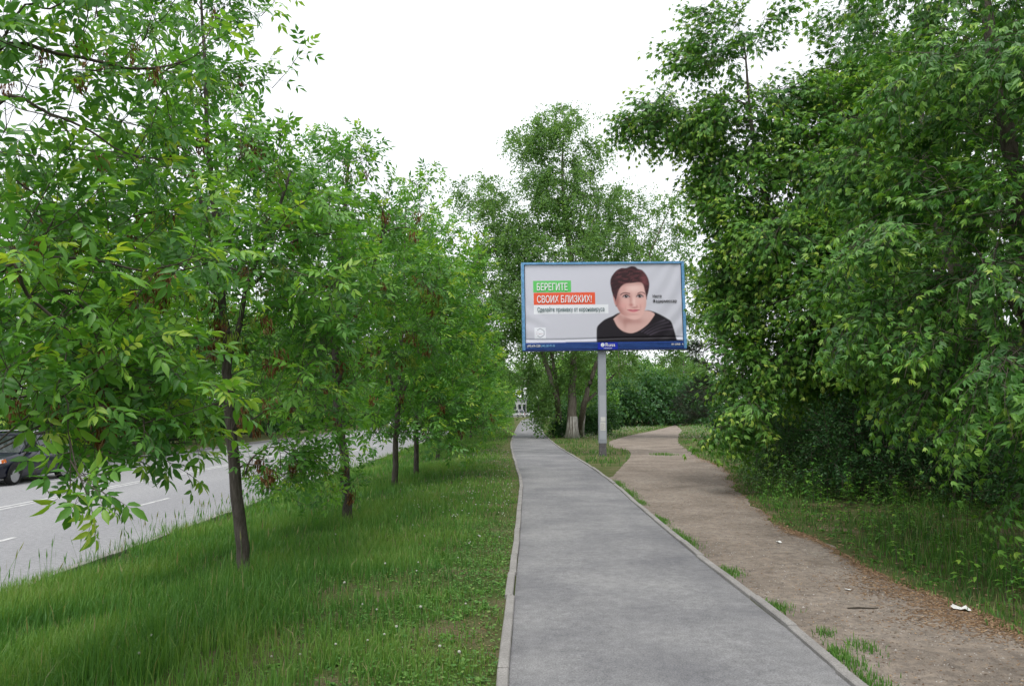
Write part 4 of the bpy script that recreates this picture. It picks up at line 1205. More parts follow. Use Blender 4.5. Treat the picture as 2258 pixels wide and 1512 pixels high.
# short tufts along the outside of the right kerb
x, y = [], []
for yc, ln_ in ((5.0, .5), (5.6, .2), (6.9, .25), (8.4, .3), (10.6, 1.0), (12.3, .5), (14.6, .5), (16.2, 1.2), (18.3, .9)):
    n = int(420 * ln_ + 120); y_ = yc + gr.normal(0, ln_ * .45, n)
    x.append(np.interp(y_, RE[:, 1], RE[:, 0]) + .085 + np.abs(gr.normal(0, .055, n)) * (1 + .6 * gr.random())); y.append(y_)
x, y = np.concatenate(x), np.concatenate(y)
put(x, y, gr.uniform(.02, .07, len(x)), np.full(len(x), .004), .5 + gr.normal(0, .12, len(x)))
for (cx_, cy_, rr_, n) in ((*G(1465, 1003)[:2], .5, 230), (*G(1905, 1430)[:2], .12, 120), (*G(1880, 1465)[:2], .1, 90), (*G(1820, 1400)[:2], .09, 80)):
    put(cx_ + gr.normal(0, rr_ * .5, n), cy_ + gr.normal(0, rr_ * .7, n), gr.uniform(.02, .08, n) * (1.6 if rr_ > .3 else 1), np.full(n, .004 if rr_ < .3 else .009), .5 + gr.normal(0, .12, n))
flush('bank_grass', 'uneven grass on the bank, island and clearing right of the path')

# broad-leaved weeds
def rosette(r, n=9, L=.13, w=.3, rise=.5):
    T = Tmpl()
    for q in range(n):
        a = q * 2.4 + r.normal(0, .3)
        T.leaflet(np.array([0, 0, .005]), np.array([math.cos(a), math.sin(a), r.uniform(.1, rise)]), np.array([0, 0, 1.0]), L * r.uniform(.6, 1.2), L * w * r.uniform(.8, 1.2), r.uniform(.25, .65), 1, .2, .35)
    return T.done()
def leafy_stem(r, h=.4):
    T = Tmpl()
    T.twig([(0, 0, 0), (r.normal(0, .03), r.normal(0, .03), h)], .003, .0015)
    for q in range(14):
        t = r.uniform(.15, 1); a = q * 2.4
        T.leaflet(np.array([0, 0, h * t]), np.array([math.cos(a), math.sin(a), r.uniform(-.2, .4)]), np.array([0, 0, 1.0]), .085 * (1.2 - .6 * t), .035, r.uniform(.3, .7), 1, .2, .3)
    return T.done()
WEED = [rosette(gr) for _ in range(4)] + [rosette(gr, 14, .05, .8, .9) for _ in range(3)]
STEMS = [leafy_stem(gr, gr.uniform(.25, .6)) for _ in range(5)]
def weeds(name, x, y, tm, smin, smax, label):
    n = len(x)
    a = gr.uniform(0, 6.28, n)
    d = np.stack([np.cos(a), np.sin(a), np.zeros(n)], -1)
    R = rots(d, np.broadcast_to([0, 0, 1.0], d.shape) + gr.normal(0, .1, d.shape), np.zeros(n), gr.uniform(smin, smax, n))
    o = obj(name, scatter(name, tm, gr.integers(0, len(tm), n), R, np.stack([x, y, hgt(x)], -1), gr.normal(0, .08, n), [M['elder'], M['twig']], (0, 0, 0)))
    return tag(o, label, 'weeds', kind='stuff')
x = np.concatenate([np.interp(yy_ := gr.uniform(3.5, 16, 130), LE[:, 1], LE[:, 0]) - .1 - np.abs(gr.normal(0, .8, 130)), gr.uniform(-6, -.3, 220)])
y = np.concatenate([yy_, gr.uniform(3, 14, 220)])
weeds('verge_weeds', x, y, WEED, .35, .85, 'flat broad-leaved weeds among the verge grass')
x = gr.uniform(3.4, 10.5, 1500); y = gr.uniform(4.5, 22, 1500)
m = right_ok(x, y) & (pdist(rbc, x, y, False) > .15)
weeds('bank_weeds', x[m], y[m], WEED + STEMS * 2, .6, 1.3, 'leafy weeds on the shaded bank under the box elders')
x = gr.uniform(4.6, 9, 420); y = gr.uniform(13.5, 30, 420)
m = right_ok(x, y) & (pdist(rbc, x, y, False) > .3) & (pdist(rbc, x, y, False) < 2.6)
weeds('bank_weeds', x[m], y[m], STEMS, 1.0, 1.9, 'tall leafy weeds along the right edge of the track')

# litter: dry keys and leaf bits blown to the edge of the track
def flakes(name, x, y, z, L, label, W=.28):
    n = len(x)
    a = gr.uniform(0, 6.28, n)
    d = np.stack([np.cos(a), np.sin(a), gr.normal(0, .18, n)], -1)
    sd_ = np.stack([-np.sin(a), np.cos(a), gr.normal(0, .25, n)], -1)
    b_ = np.stack([x, y, z + .007], -1)
    L = L[:, None]
    V = np.stack([b_ - d * L / 2, b_ + sd_ * L * W / 2, b_ + d * L / 2, b_ - sd_ * L * W / 2], 1).reshape(-1, 3)
    V[:, 2] = np.maximum(V[:, 2], hgt(V[:, 0]) + .007)
    k_ = np.arange(n)[:, None] * 4
    o = obj(name, mk(name, V, [k_ + np.arange(4)[None]], np.repeat(gr.random(n), 4), mats=[M['litter']]))
    return tag(o, label, 'litter', kind='stuff')
cand = catmull(rb, 40)
cand = cand[(cand[:, 1] > 3) & (cand[:, 1] < 30)]
wts = 1 / (cand[:, 1] ** .5); wts /= wts.sum()
k_ = gr.choice(len(cand), 15000, p=wts)
off_ = -np.abs(gr.normal(0, .27, len(k_))) + .12
x = cand[k_, 0] + off_ * np.clip(.7 + .45 * pat2(cand[k_, 0] * .5, cand[k_, 1] * .5), .15, 1.5); y = cand[k_, 1] + gr.normal(0, .18, len(k_))
flakes('leaf_litter', x, y, np.zeros(len(x)), gr.uniform(.014, .04, len(x)) * (1 + y / 25), 'brown dry seed litter blown along the right edge of the track')
x = gr.uniform(3.4, 11, 9000); y = 4 + 18 * gr.random(9000) ** 1.4
m = right_ok(x, y) & (pat(x, y) < .7)
flakes('leaf_litter', x[m], y[m], np.zeros(m.sum()), gr.uniform(.03, .075, m.sum()), 'dead leaves lying under the right-hand trees', .55)
x = gr.uniform(2.2, 5.5, 9000); y = 4 + 20 * gr.random(9000) ** 1.5
m = inside(DIRT, x, y)
flakes('track_litter', x[m], y[m], np.zeros(m.sum()), gr.uniform(.008, .03, m.sum()), 'small bits of bark, grit and keys strewn over the dirt track', .5)
x = np.concatenate([-.28 + gr.normal(0, .25, 500), gr.uniform(-2.6, -.15, 900)]); y = np.concatenate([6.2 + gr.normal(0, .5, 500), gr.uniform(4, 12, 900)])
m = x < -.12
flakes('verge_litter', x[m], y[m], hgt(x[m]), gr.uniform(.012, .04, m.sum()), 'dry bits lying in the bare patches of the verge')

# low ground cover: clover-sized leaves between the blades
x = np.interp(yy_ := 3.2 + 9 * gr.random(15000) ** 1.3, LE[:, 1], LE[:, 0]) - .09 - np.abs(gr.normal(0, 1.3, 15000)); y = yy_
m = (gr.random(15000) > barez(x, y) * .6) & (x > -5)
o = flakes('ground_cover', x[m], y[m], hgt(x[m]) + gr.uniform(.005, .05, m.sum()), gr.uniform(.014, .038, m.sum()), 'small clover-like leaves low between the lawn blades', .75)
o.data.materials.clear(); o.data.materials.append(M['grass'])
o.data.attributes['tint'].data.foreach_set('value', np.repeat(np.clip(gr.normal(.5, .18, m.sum()), 0, .9), 4).astype(np.float32))
o['category'] = 'ground cover'
# grit and pebbles
def pebbles(name, x, y, size, label):
    n = len(x)
    b_ = np.array([(1, 0, -.2), (-.5, .85, -.2), (-.5, -.85, -.2), (.1, .1, .75)])
    a_ = gr.uniform(0, 6.28, n)
    c_, s_ = np.cos(a_), np.sin(a_)
    k_ = b_[None] * gr.uniform(.6, 1.3, (n, 4, 1))
    V = np.stack([k_[..., 0] * c_[:, None] - k_[..., 1] * s_[:, None], k_[..., 0] * s_[:, None] + k_[..., 1] * c_[:, None], k_[..., 2] * .8], -1) * size[:, None, None] + np.stack([x, y, np.full(n, .006)], -1)[:, None]
    f_ = np.arange(n)[:, None] * 4
    F_ = np.concatenate([f_ + np.array([[0, 1, 3]]), f_ + np.array([[1, 2, 3]]), f_ + np.array([[2, 0, 3]])])
    return tag(obj(name, mk(name, V.reshape(-1, 3), [F_], np.repeat(gr.random(n), 4), mats=[M['grit']])), label, 'gravel', kind='stuff')
M['grit'] = leaf_mat('grit_stone', [(0.0, (0.10, 0.09, 0.082)), (0.6, (0.24, 0.22, 0.20)), (1.0, (0.44, 0.42, 0.40))], 0.0, .9, .15)
x = gr.uniform(2.1, 6.0, 16000); y = 3.5 + 16 * gr.random(16000) ** 1.6
m = inside(DIRT, x, y)
pebbles('grit', x[m], y[m], gr.uniform(.003, .009, m.sum()) * (1 + .8 * (gr.random(m.sum()) < .12)), 'grey grit and pebbles trodden into the dirt track')
y = 3.5 + 22 * gr.random(2600) ** 1.4
sd_ = gr.random(2600) < .5
x = np.where(sd_, np.interp(y, LE[:, 1], LE[:, 0]) + np.abs(gr.normal(0, .09, 2600)), np.interp(y, RE[:, 1], RE[:, 0]) - np.abs(gr.normal(0, .09, 2600)))
pebbles('path_grit', x, y, gr.uniform(.002, .005, 2600), 'fine grit gathered along both edges of the asphalt path')
# dandelions gone to seed
def dandelion_meshes():
    st_ = []
    for q in range(3):
        b_ = gr.normal(0, .02, 2)
        st_.append(MB().tube([(0, 0, 0), (b_[0] * .5, b_[1] * .5, .08), (b_[0], b_[1], .16)], .0022, 4).mesh('stem', M['grass'], True))
    bm = bmesh.new()
    bmesh.ops.create_icosphere(bm, subdivisions=2, radius=.0115)
    for v in bm.verts: v.co *= gr.uniform(.8, 1.1)
    hd_ = bpy.data.meshes.new('seed_head'); bm.to_mesh(hd_); bm.free(); hd_.materials.append(M['fluff'])
    return st_, hd_
dst, dhd = dandelion_meshes()
dpx = [(1008, 1503), (885, 1440), (600, 1475), (655, 1478), (965, 1490), (930, 1395), (1030, 1230), (1005, 1260), (920, 1295), (975, 1150), (1000, 1165), (1050, 1140), (835, 1385), (320, 1445), (300, 1400), (340, 1395), (1060, 1090), (1040, 1110)]
dl = [G(a_, b_, -.05)[:2] for a_, b_ in dpx]
for q in range(40):
    yq3 = 5 + 26 * gr.random() ** 1.3
    dl.append(np.array([np.interp(yq3, LE[:, 1], LE[:, 0]) - .2 - abs(gr.normal(0, 1.1)), yq3]))
for q in range(28):
    dl.append(np.array([gr.uniform(2.6, 4.6), gr.uniform(24.5, 31)]))
dl += [G(2080, 1178)[:2], G(2195, 1172)[:2]]
nd = 0
for q, p_ in enumerate(dl):
    if q >= 58 and q < 86 and not right_ok(np.array([p_[0]]), np.array([p_[1]]))[0]: continue
    root = empty('dandelion', (p_[0], p_[1], float(hgt(p_[0]))), gr.uniform(0, 6))
    s_ = gr.uniform(.6, 1.0); root.scale = (s_, s_, s_ * (1.6 if q >= 86 else 1))
    m_ = dst[q % 3]
    obj('stem', m_, root)
    tipv = m_.vertices[len(m_.vertices) - 1].co
    obj('seed_head', dhd, root, tipv)
    if q >= 86: tag(root, 'tall dandelion clock in the shade of the right bank', 'dandelion', 'dandelions on the bank')
    elif q >= 58: tag(root, 'white dandelion clock in the grass round the billboard pole', 'dandelion', 'dandelions by the billboard')
    else: tag(root, 'white dandelion clock standing in the verge grass', 'dandelion', 'dandelions in the verge')
# white specks of flowers in the clearing and the far verge
x = np.concatenate([gr.uniform(3, 22, 2600), gr.uniform(-2.5, 0, 500)]); y = np.concatenate([gr.uniform(45, 75, 2600), gr.uniform(12, 34, 500)])
m = np.where(x > 2.4, right_ok(x, y), ~in_path(x, y, .1))
x, y = x[m], y[m]; n = len(x)
b_ = np.stack([x, y, hgt(x) + gr.uniform(.1, .3, n) * np.where(x > 2, 1, .5)], -1)
rr_ = np.where(x > 2, .018, .009)[:, None] * gr.uniform(.6, 1.3, (n, 1))
V = np.stack([b_ + rr_ * [1, 0, .3], b_ + rr_ * [0, 1, .5], b_ + rr_ * [-1, 0, .3], b_ + rr_ * [0, -1, -.5]], 1).reshape(-1, 3)
k_ = np.arange(n)[:, None] * 4
tag(obj('clover_flowers', mk('clover_flowers', V, [k_ + np.arange(4)[None]], mats=[M['fluff']])), 'tiny white flower heads dotted over the grass clearing and verge', 'flowers', kind='stuff')

# a twig and scraps of paper on the track
p_ = G(1905, 1343)
tw = MB().tube([(-.14, 0, .012), (-.05, .006, .016), (.05, -.004, .013), (.13, .01, .012)], [.006, .008, .007, .004], 6).build('fallen_twig', M['twig'], None, True)
tw.location = p_; tag(tw, 'short dark twig lying on the dirt track', 'twig')
M['paper'] = noisy('scrap_paper', (0.55, 0.55, 0.54), (0.72, 0.72, 0.7), 20, .8, .2)
def scrap(px, py, s, lab, z=0):
    xs_, ys_ = np.meshgrid(np.linspace(-1, 1, 5), np.linspace(-.6, .6, 4))
    zz = np.abs(gr.normal(0, .18, xs_.shape)) + .05
    V = np.stack([xs_ + gr.normal(0, .12, xs_.shape), ys_ + gr.normal(0, .1, xs_.shape), zz], -1).reshape(-1, 3) * s
    a_ = np.array([r_ * 5 + c_ for r_ in range(3) for c_ in range(4)])
    o = obj('paper_scrap', mk('paper_scrap', V, [np.stack([a_, a_ + 1, a_ + 6, a_ + 5], -1)], mats=[M['paper']]))
    o.location = G(px, py, z) + [0, 0, .01]; o.rotation_euler = (0, 0, gr.uniform(0, 3))
    tag(o, lab, 'litter')
scrap(2120, 1346, .065, 'crumpled white paper scrap on the brown litter at the track edge')
scrap(1870, 1302, .035, 'small white scrap in the middle of the dirt track')
scrap(1718, 1197, .05, 'flat white scrap on the upper dirt track')
scrap(884, 1440, .045, 'white paper scrap in the grass of the verge', -.03)

# ------------------------------------------------------------------ billboard
M['blue'] = noisy('light_blue_frame_paint', (0.105, 0.275, 0.50), (0.15, 0.34, 0.57), 3, .5, .4, .15, .004, fine=9)
M['navy'] = noisy('dark_blue_panel', (0.012, 0.035, 0.20), (0.02, 0.055, 0.27), 3, .45, .4, .1, .003)
M['navylight'] = noisy('blue_rib_paint', (0.035, 0.10, 0.36), (0.05, 0.13, 0.42), 3, .45, .4, .1, .003)
M['plate'] = noisy('royal_blue_plate', (0.008, 0.02, 0.36), (0.012, 0.03, 0.42), 3, .4, .4, .1, .003)
M['polepaint'] = noisy('grey_pole_paint', (0.32, 0.34, 0.385), (0.35, 0.37, 0.415), 2.5, .9, .1, 0.0, .001)
M['polepatch'] = noisy('repainted_pole_patch', (0.39, 0.41, 0.455), (0.42, 0.44, 0.485), 2.5, .9, .1, 0.0, .001)
M['polebase'] = noisy('dark_pole_base', (0.10, 0.095, 0.105), (0.165, 0.155, 0.16), 4, .8, .2, .3, .006, fine=30)
M['steel'] = noisy('back_panel_steel', (0.18, 0.19, 0.2), (0.26, 0.27, 0.28), 3, .6, .3)
M['white'] = noisy('white_print', (0.78, 0.78, 0.8), (0.84, 0.84, 0.86), 8, .6, .3)
M['cyan'] = noisy('pale_blue_print', (0.22, 0.5, 0.8), (0.28, 0.56, 0.84), 8, .6, .3)
M['dark'] = noisy('black_print', (0.018, 0.018, 0.022), (0.026, 0.026, 0.03), 8, .6, .3)
M['teal'] = noisy('dark_teal_print', (0.035, 0.10, 0.11), (0.045, 0.12, 0.13), 8, .6, .3)
M['greyprint'] = noisy('grey_print', (0.13, 0.135, 0.16), (0.16, 0.165, 0.19), 8, .6, .3)
m_, nt_, out_ = new_mat('poster_vinyl')
at_ = N(nt_, 'ShaderNodeAttribute', attribute_name='print')
finish(nt_, out_, at_.outputs['Color'], .5, .35)
M['poster'] = m_
M['vinyledge'] = noisy('vinyl_edge', (0.6, 0.6, 0.6), (0.75, 0.75, 0.72), 8, .5, .3)

BP = G(1330, 1005); yB = BP[1]
bill = tag(empty('billboard', BP), 'large roadside billboard on a grey pole with a portrait poster in a blue frame', 'billboard')
PXM = F_PX / yB                                     # pixels per metre at the board
ctr = P(1331, 668, yB)                              # poster centre
TILT, YAW = math.radians(0.9), math.radians(2.0)
Rb = (Matrix.Rotation(YAW, 3, 'Z') @ Matrix.Rotation(-TILT, 3, 'Y'))
Rb = np.array(Rb)
def B(v):
    """board frame (x right, y back, z up, origin at the poster centre) -> billboard space"""
    return np.asarray(v, float) @ Rb.T + (ctr - BP)
W2, H2 = 3.0, 1.49                                  # poster half size
def bpart(mb, name, mat, parent=bill, smooth=False):
    V = B(np.vstack(mb.V))
    return obj(name, mk(name, V, [np.vstack(mb.Q) if mb.Q else [], np.vstack(mb.T) if mb.T else []], mats=[mat], smooth=smooth), parent)
BOT = -H2 - .285
bpart(MB().box(-W2 - .05, W2 + .05, .02, .30, BOT + .03, H2 + .05), 'board_core', M['steel'])
bpart(MB().box(-W2 - .13, W2 + .13, -.10, .34, H2 + .005, H2 + .085), 'frame_bar', M['blue'])
bpart(MB().box(-W2 - .13, -W2 - .03, -.10, .34, BOT, H2 + .003), 'frame_bar', M['blue'])
bpart(MB().box(W2 + .03, W2 + .13, -.10, .34, BOT, H2 + .003), 'frame_bar', M['blue'])
bpart(MB().box(-W2 - .028, W2 + .028, -.07, .018, BOT + .02, -H2 - .015), 'bottom_panel', M['navy'])
for q in range(5):
    z0 = BOT + .03 + q * .047
    bpart(MB().box(-W2 - .02, W2 + .02, -.095, -.072, z0, z0 + .02), 'panel_rib', M['navylight'])
bpart(MB().box(-W2 - .12, W2 + .12, -.102, .34, BOT - .03, BOT - .001), 'bottom_bar', M['navy'])
plate = bpart(MB().box(-.28, .48, -.125, -.097, BOT - .015, -H2 - .035), 'name_plate', M['plate'])

# wrinkles of the vinyl
wr1 = sines(31, 8, 5, 14); wr2 = sines(32, 8, 1.2, 3.5)
def wrinkle(x, z):
    d = 0.003 * wr2(x, z)
    s1_ = np.clip((x - 1.2) / 1.8, 0, 1)
    d = d + .016 * s1_ * np.sin(13 * (x * .75 - z * .55) + 1.6 * wr2(x * .7, z * .7))
    s2_ = np.clip((-x - 2.0) / 1.0, 0, 1) * np.clip((.6 - z) / 1.2, 0, 1)
    d = d + .016 * s2_ * np.sin(12 * (x * .6 + z * .8) + 1.4 * wr2(x, z))
    fold = np.exp(-((z + H2 - .12 - .02 * np.sin(x)) / .035) ** 2)
    d = d - .035 * fold
    return -.045 - .6 * d * .9
def poly_soft(pts, X, Y, blur, smooth=True):
    p = np.asarray(pts, float)
    if smooth:
        pp = np.vstack([p[-2:], p, p[:3]])
        c = catmull(pp, 6)
        p = c[12 + 0: 12 + 6 * len(p)]
    s_ = np.where(inside(p, X, Y), 1, -1) * pdist(p, X, Y)
    return np.clip(.5 + s_ / (2 * blur), 0, 1)
def lin(c):
    c = np.asarray(c, float) / 255
    return np.where(c <= .04045, c / 12.92, ((c + .055) / 1.055) ** 2.4)
def paint_poster():
    nx_, nz_ = 330, 165
    u, v = np.meshgrid(np.linspace(0, 1, nx_), np.linspace(0, 1, nz_))       # v from the bottom
    X = (u - .5) * 2 * W2; Z = (v - .5) * 2 * H2
    # picture coordinates as measured on the photograph (close-up pixels)
    ax = 140 + u * 1935; ay = 118 + (1 - v) * 955
    col = np.empty(X.shape + (3,))
    col[:] = lin((203, 203, 214))
    def lay(mask, c):
        c = np.asarray(c, float)
        c = c if c.ndim == 3 else lin(c)
        col[:] = col * (1 - mask[..., None]) + c * mask[..., None]
    def rect(x0, x1, y0, y1): return np.clip((ax - x0) / 5, 0, 1) * np.clip((x1 - ax) / 5, 0, 1) * np.clip((ay - y0) / 5, 0, 1) * np.clip((y1 - ay) / 5, 0, 1)
    lay(rect(240, 1165, 612, 727), (232, 234, 240))
    lay(rect(237, 710, 313, 462), (98, 196, 102))
    lay(rect(240, 1005, 460, 615), (232, 92, 58))
    lay(rect(243, 386, 888, 1028), (232, 234, 242))
    # portrait of a woman, coordinates of a finer close-up
    hx = (1130 + ax / 5.507 - 1300) * 8.4; hy = (560 + ay / 5.507 - 580) * 8.4
    ns_ = sines(41, 9, .01, .06)(hx, hy)
    hair_st = sines(42, 12, .03, .09)(hx * .5, hy * 1.4)
    def lm(pts, c, blur=9, sm=True, amt=1.0): lay(poly_soft(pts, hx, hy, blur, sm) * amt, c)
    def blob(cx_, cy_, rx, ry, c, amt, hard=1.0):
        d = ((hx - cx_) / rx) ** 2 + ((hy - cy_) / ry) ** 2
        lay(np.exp(-d * hard) * amt, c)
    lm([(112, 1900), (110, 1600), (110, 1420), (112, 1300), (122, 1200), (165, 1140), (270, 1055), (420, 990), (560, 930), (800, 960), (1040, 893), (1150, 900), (1300, 960), (1450, 1045), (1530, 1115), (1575, 1260), (1612, 1420), (1650, 1600), (1650, 1900)], (31, 26, 34))
    for q, (xa, ya, xb, yb) in enumerate(((1020, 1310, 1480, 1120), (1060, 1330, 1530, 1180), (1120, 1350, 1560, 1250), (960, 1290, 1400, 1080))):
        t_ = np.clip(((hx - xa) * (xb - xa) + (hy - ya) * (yb - ya)) / ((xb - xa) ** 2 + (yb - ya) ** 2), 0, 1)
        dd_ = np.hypot(hx - xa - t_ * (xb - xa), hy - ya - t_ * (yb - ya) + 30 * np.sin(t_ * 3))
        lay(np.exp(-(dd_ / 11) ** 2) * .45, (104, 92, 110))
    lm([(450, 1075), (440, 1040), (510, 985), (580, 930), (640, 880), (1000, 900), (1050, 893), (1140, 910), (1215, 960), (1180, 1030), (1080, 1150), (960, 1240), (850, 1295), (740, 1315), (610, 1275), (510, 1190)], (216, 176, 170))
    blob(700, 1080, 150, 70, (158, 104, 100), .65); blob(900, 1090, 130, 60, (176, 124, 120), .5); blob(650, 1130, 40, 110, (172, 122, 116), .45); blob(560, 1010, 60, 60, (176, 126, 120), .5)
    lm([(440, 595), (500, 590), (515, 720), (508, 815), (478, 790), (452, 700)], (196, 138, 132))
    lm([(415, 505), (395, 350), (422, 250), (500, 150), (600, 92), (700, 86), (800, 55), (872, 62), (925, 102), (1005, 132), (1082, 222), (1125, 330), (1132, 430), (1112, 540), (1084, 630), (1070, 690), (1000, 620), (560, 640), (500, 740), (470, 660), (440, 600)], (52, 28, 33))
    hm = poly_soft([(415, 505), (395, 350), (422, 250), (500, 150), (600, 92), (700, 86), (800, 55), (872, 62), (925, 102), (1005, 132), (1082, 222), (1125, 330), (1132, 430), (1112, 540), (1084, 630), (1070, 690), (1000, 620), (560, 640), (500, 740), (470, 660), (440, 600)], hx, hy, 9)
    lay(hm * np.clip(.18 + .30 * hair_st + .22 * np.sin(hx * .055 + hy * .11 + 2.2 * ns_), 0, .75), (98, 54, 60))
    lay(hm * np.exp(-(((hx - 1040) / 70) ** 2 + ((hy - 320) / 130) ** 2)) * .6, (132, 74, 80))
    lay(hm * np.exp(-(((hx - 460) / 60) ** 2 + ((hy - 430) / 200) ** 2)) * .6, (44, 26, 32))
    face = [(515, 640), (540, 540), (590, 450), (680, 388), (800, 374), (940, 362), (1008, 395), (1040, 500), (1064, 640), (1064, 760), (1046, 850), (1005, 950), (935, 1030), (845, 1062), (740, 1042), (640, 985), (572, 930), (520, 840), (492, 765), (500, 690)]
    lm(face, (224, 180, 174), 12)
    fm = poly_soft(face, hx, hy, 12)
    def fb_(cx_, cy_, rx, ry, c, amt):
        d = ((hx - cx_) / rx) ** 2 + ((hy - cy_) / ry) ** 2
        lay(fm * np.exp(-d) * amt, c)
    fb_(505, 720, 85, 260, (150, 90, 86), .85); fb_(560, 900, 90, 90, (166, 108, 104), .7); fb_(700, 400, 190, 36, (170, 116, 110), .6); fb_(930, 385, 120, 30, (176, 122, 116), .55); fb_(640, 960, 120, 60, (182, 126, 120), .55); fb_(1060, 800, 50, 160, (206, 160, 152), .5)
    fb_(840, 470, 160, 70, (238, 208, 202), .6); fb_(640, 790, 80, 70, (224, 160, 156), .5); fb_(960, 790, 70, 60, (224, 168, 162), .45); fb_(640, 480, 60, 70, (196, 146, 140), .5)
    fb_(690, 610, 95, 55, (184, 138, 136), .65); fb_(950, 610, 90, 50, (192, 146, 142), .6); fb_(770, 690, 30, 110, (190, 138, 132), .7); fb_(835, 720, 26, 100, (240, 210, 204), .6); fb_(780, 785, 40, 28, (178, 104, 102), .7)
    fb_(840, 835, 60, 16, (168, 104, 100), .75); fb_(885, 810, 18, 22, (188, 128, 122), .6); fb_(820, 965, 90, 16, (188, 130, 126), .5); fb_(820, 1010, 80, 30, (230, 192, 186), .5); fb_(955, 830, 16, 60, (196, 140, 134), .5); fb_(670, 850, 16, 50, (204, 150, 144), .45)
    def stroke(pts, w, c, amt):
        c_ = catmull(np.asarray(pts, float), 8)
        lay(np.exp(-(pdist(c_, hx, hy, False) / w) ** 2) * amt, c)
    stroke([(585, 590), (620, 566), (680, 556), (755, 572)], 10, (84, 46, 48), .95); stroke([(908, 572), (950, 552), (1005, 552), (1042, 578)], 9, (88, 50, 52), .95)
    for ex, ey in ((692, 622), (950, 620)):
        lm([(ex - 62, ey + 6), (ex - 30, ey - 20), (ex + 10, ey - 24), (ex + 48, ey - 4), (ex + 58, ey + 14), (ex + 20, ey + 26), (ex - 30, ey + 24)], (196, 182, 186), 5)
        d = np.hypot(hx - ex + 4, (hy - ey))
        lay(np.clip((33 - d) / 9, 0, 1), (44, 32, 40)); lay(np.clip((18 - d) / 7, 0, 1), (12, 9, 12))
        blob(ex + 6, ey - 9, 6, 6, (240, 240, 245), .9)
        stroke([(ex - 66, ey + 6), (ex - 30, ey - 22), (ex + 10, ey - 27), (ex + 62, ey + 8)], 10, (40, 22, 28), .95)
        stroke([(ex - 40, ey + 24), (ex, ey + 31), (ex + 45, ey + 20)], 6, (150, 104, 108), .6)
        stroke([(ex - 60, ey - 24), (ex, ey - 44), (ex + 60, ey - 20)], 6, (160, 110, 108), .55)
    lm([(705, 880), (760, 868), (812, 874), (850, 868), (930, 882), (880, 908), (820, 922), (760, 908)], (206, 112, 124), 6)
    stroke([(700, 878), (760, 884), (820, 890), (880, 884), (938, 880)], 6, (132, 58, 68), .8); fb_(820, 906, 45, 9, (230, 150, 158), .6)
    blob(494, 797, 11, 13, (52, 44, 60), .9); blob(492, 790, 5, 5, (250, 250, 250), .95)
    # logo ring on the white square
    lx_, ly_ = ax - 316, ay - 956
    ang = np.arctan2(ly_, lx_)
    hexr = 48 / np.cos(((ang + PI / 6) % (PI / 3)) - PI / 6) * .96
    rr = np.hypot(lx_, ly_)
    gap = (np.abs(np.abs(ang) - PI) > .75)
    lay(np.clip((4.5 - np.abs(rr - hexr)) / 3, 0, 1) * gap, (92, 92, 110))
    for yy0, x0, x1 in ((944, 268, 300), (966, 268, 350)):
        lay(np.clip((5 - np.abs(ay - yy0)) / 3, 0, 1) * (ax > x0) * (ax < x1) * (np.sin(ax * .75) > -.2), (170, 120, 132))
    Yv = wrinkle(X, Z)
    Zs = Z.copy()
    # the loose lower hem of the vinyl
    low = np.clip((-.9 - Z) / .6, 0, 1)
    Zs = Zs + low ** 3 * (.045 * np.clip((X + 1) / 4, 0, 1) * (.6 + .4 * np.sin(X * 3.1)) - .02 * (X < -1.5))
    V = B(np.stack([X, Yv, Zs], -1).reshape(-1, 3))
    a_ = (np.arange(nz_ - 1)[:, None] * nx_ + np.arange(nx_ - 1)[None]).ravel()
    me = mk('poster', V, [np.stack([a_, a_ + 1, a_ + nx_ + 1, a_ + nx_], -1)], col.reshape(-1, 3), True, [M['poster']], 'print')
    return obj('poster', me, bill)
poster = paint_poster()

def lettering(body, x0, x1, z0, z1, mat, parent, depthf, name='lettering', bold=0.0, fit_cap=None):
    """flat letters fitted to a box of the board face"""
    cu = bpy.data.curves.new('lettering', 'FONT')
    cu.body = body
    cu.resolution_u = 3
    to = bpy.data.objects.new('lettering_source', cu)
    COL.objects.link(to)
    dg = bpy.context.evaluated_depsgraph_get()
    me = bpy.data.meshes.new_from_object(to.evaluated_get(dg))
    bpy.data.objects.remove(to)
    n_ = len(me.vertices)
    co = np.empty(n_ * 3, np.float32); me.vertices.foreach_get('co', co); co = co.reshape(-1, 3)
    mn, mx = co.min(0), co.max(0)
    if fit_cap is not None: mn[1], mx[1] = fit_cap
    x = x0 + (co[:, 0] - mn[0]) / (mx[0] - mn[0]) * (x1 - x0)
    z = z0 + (co[:, 1] - mn[1]) / (mx[1] - mn[1]) * (z1 - z0)
    polys = {}
    for p_ in me.polygons: polys.setdefault(len(p_.vertices), []).append(list(p_.vertices))
    bpy.data.meshes.remove(me)
    sh = bold * (x1 - x0) / (mx[0] - mn[0])
    Vs, Fs = [], {k_: [] for k_ in polys}
    for c_, (ox, oz) in enumerate(((0, 0), (sh, 0), (-sh, 0), (0, sh * .6), (0, -sh * .6)) if bold > .005 else ((0, 0),)):
        Vs.append(B(np.stack([x + ox, depthf(x, z) - .0012 * c_, z + oz], -1)))
        for k_, f_ in polys.items(): Fs[k_].append(np.array(f_) + c_ * n_)
    return obj(name, mk(name, np.vstack(Vs), [np.vstack(f_) for f_ in Fs.values()], mats=[mat]), parent)
def bx(px): return (px - 140) / 1935 * 2 * W2 - W2
def bz(py): return H2 - (py - 118) / 955 * 2 * H2
onv = lambda x, z: wrinkle(x, z) - .016
lettering('БЕРЕГИТЕ', bx(285), bx(662), bz(435), bz(345), M['white'], poster, onv, bold=.02)
lettering('СВОИХ БЛИЗКИХ!', bx(285), bx(957), bz(588), bz(497), M['white'], poster, onv, bold=.02)
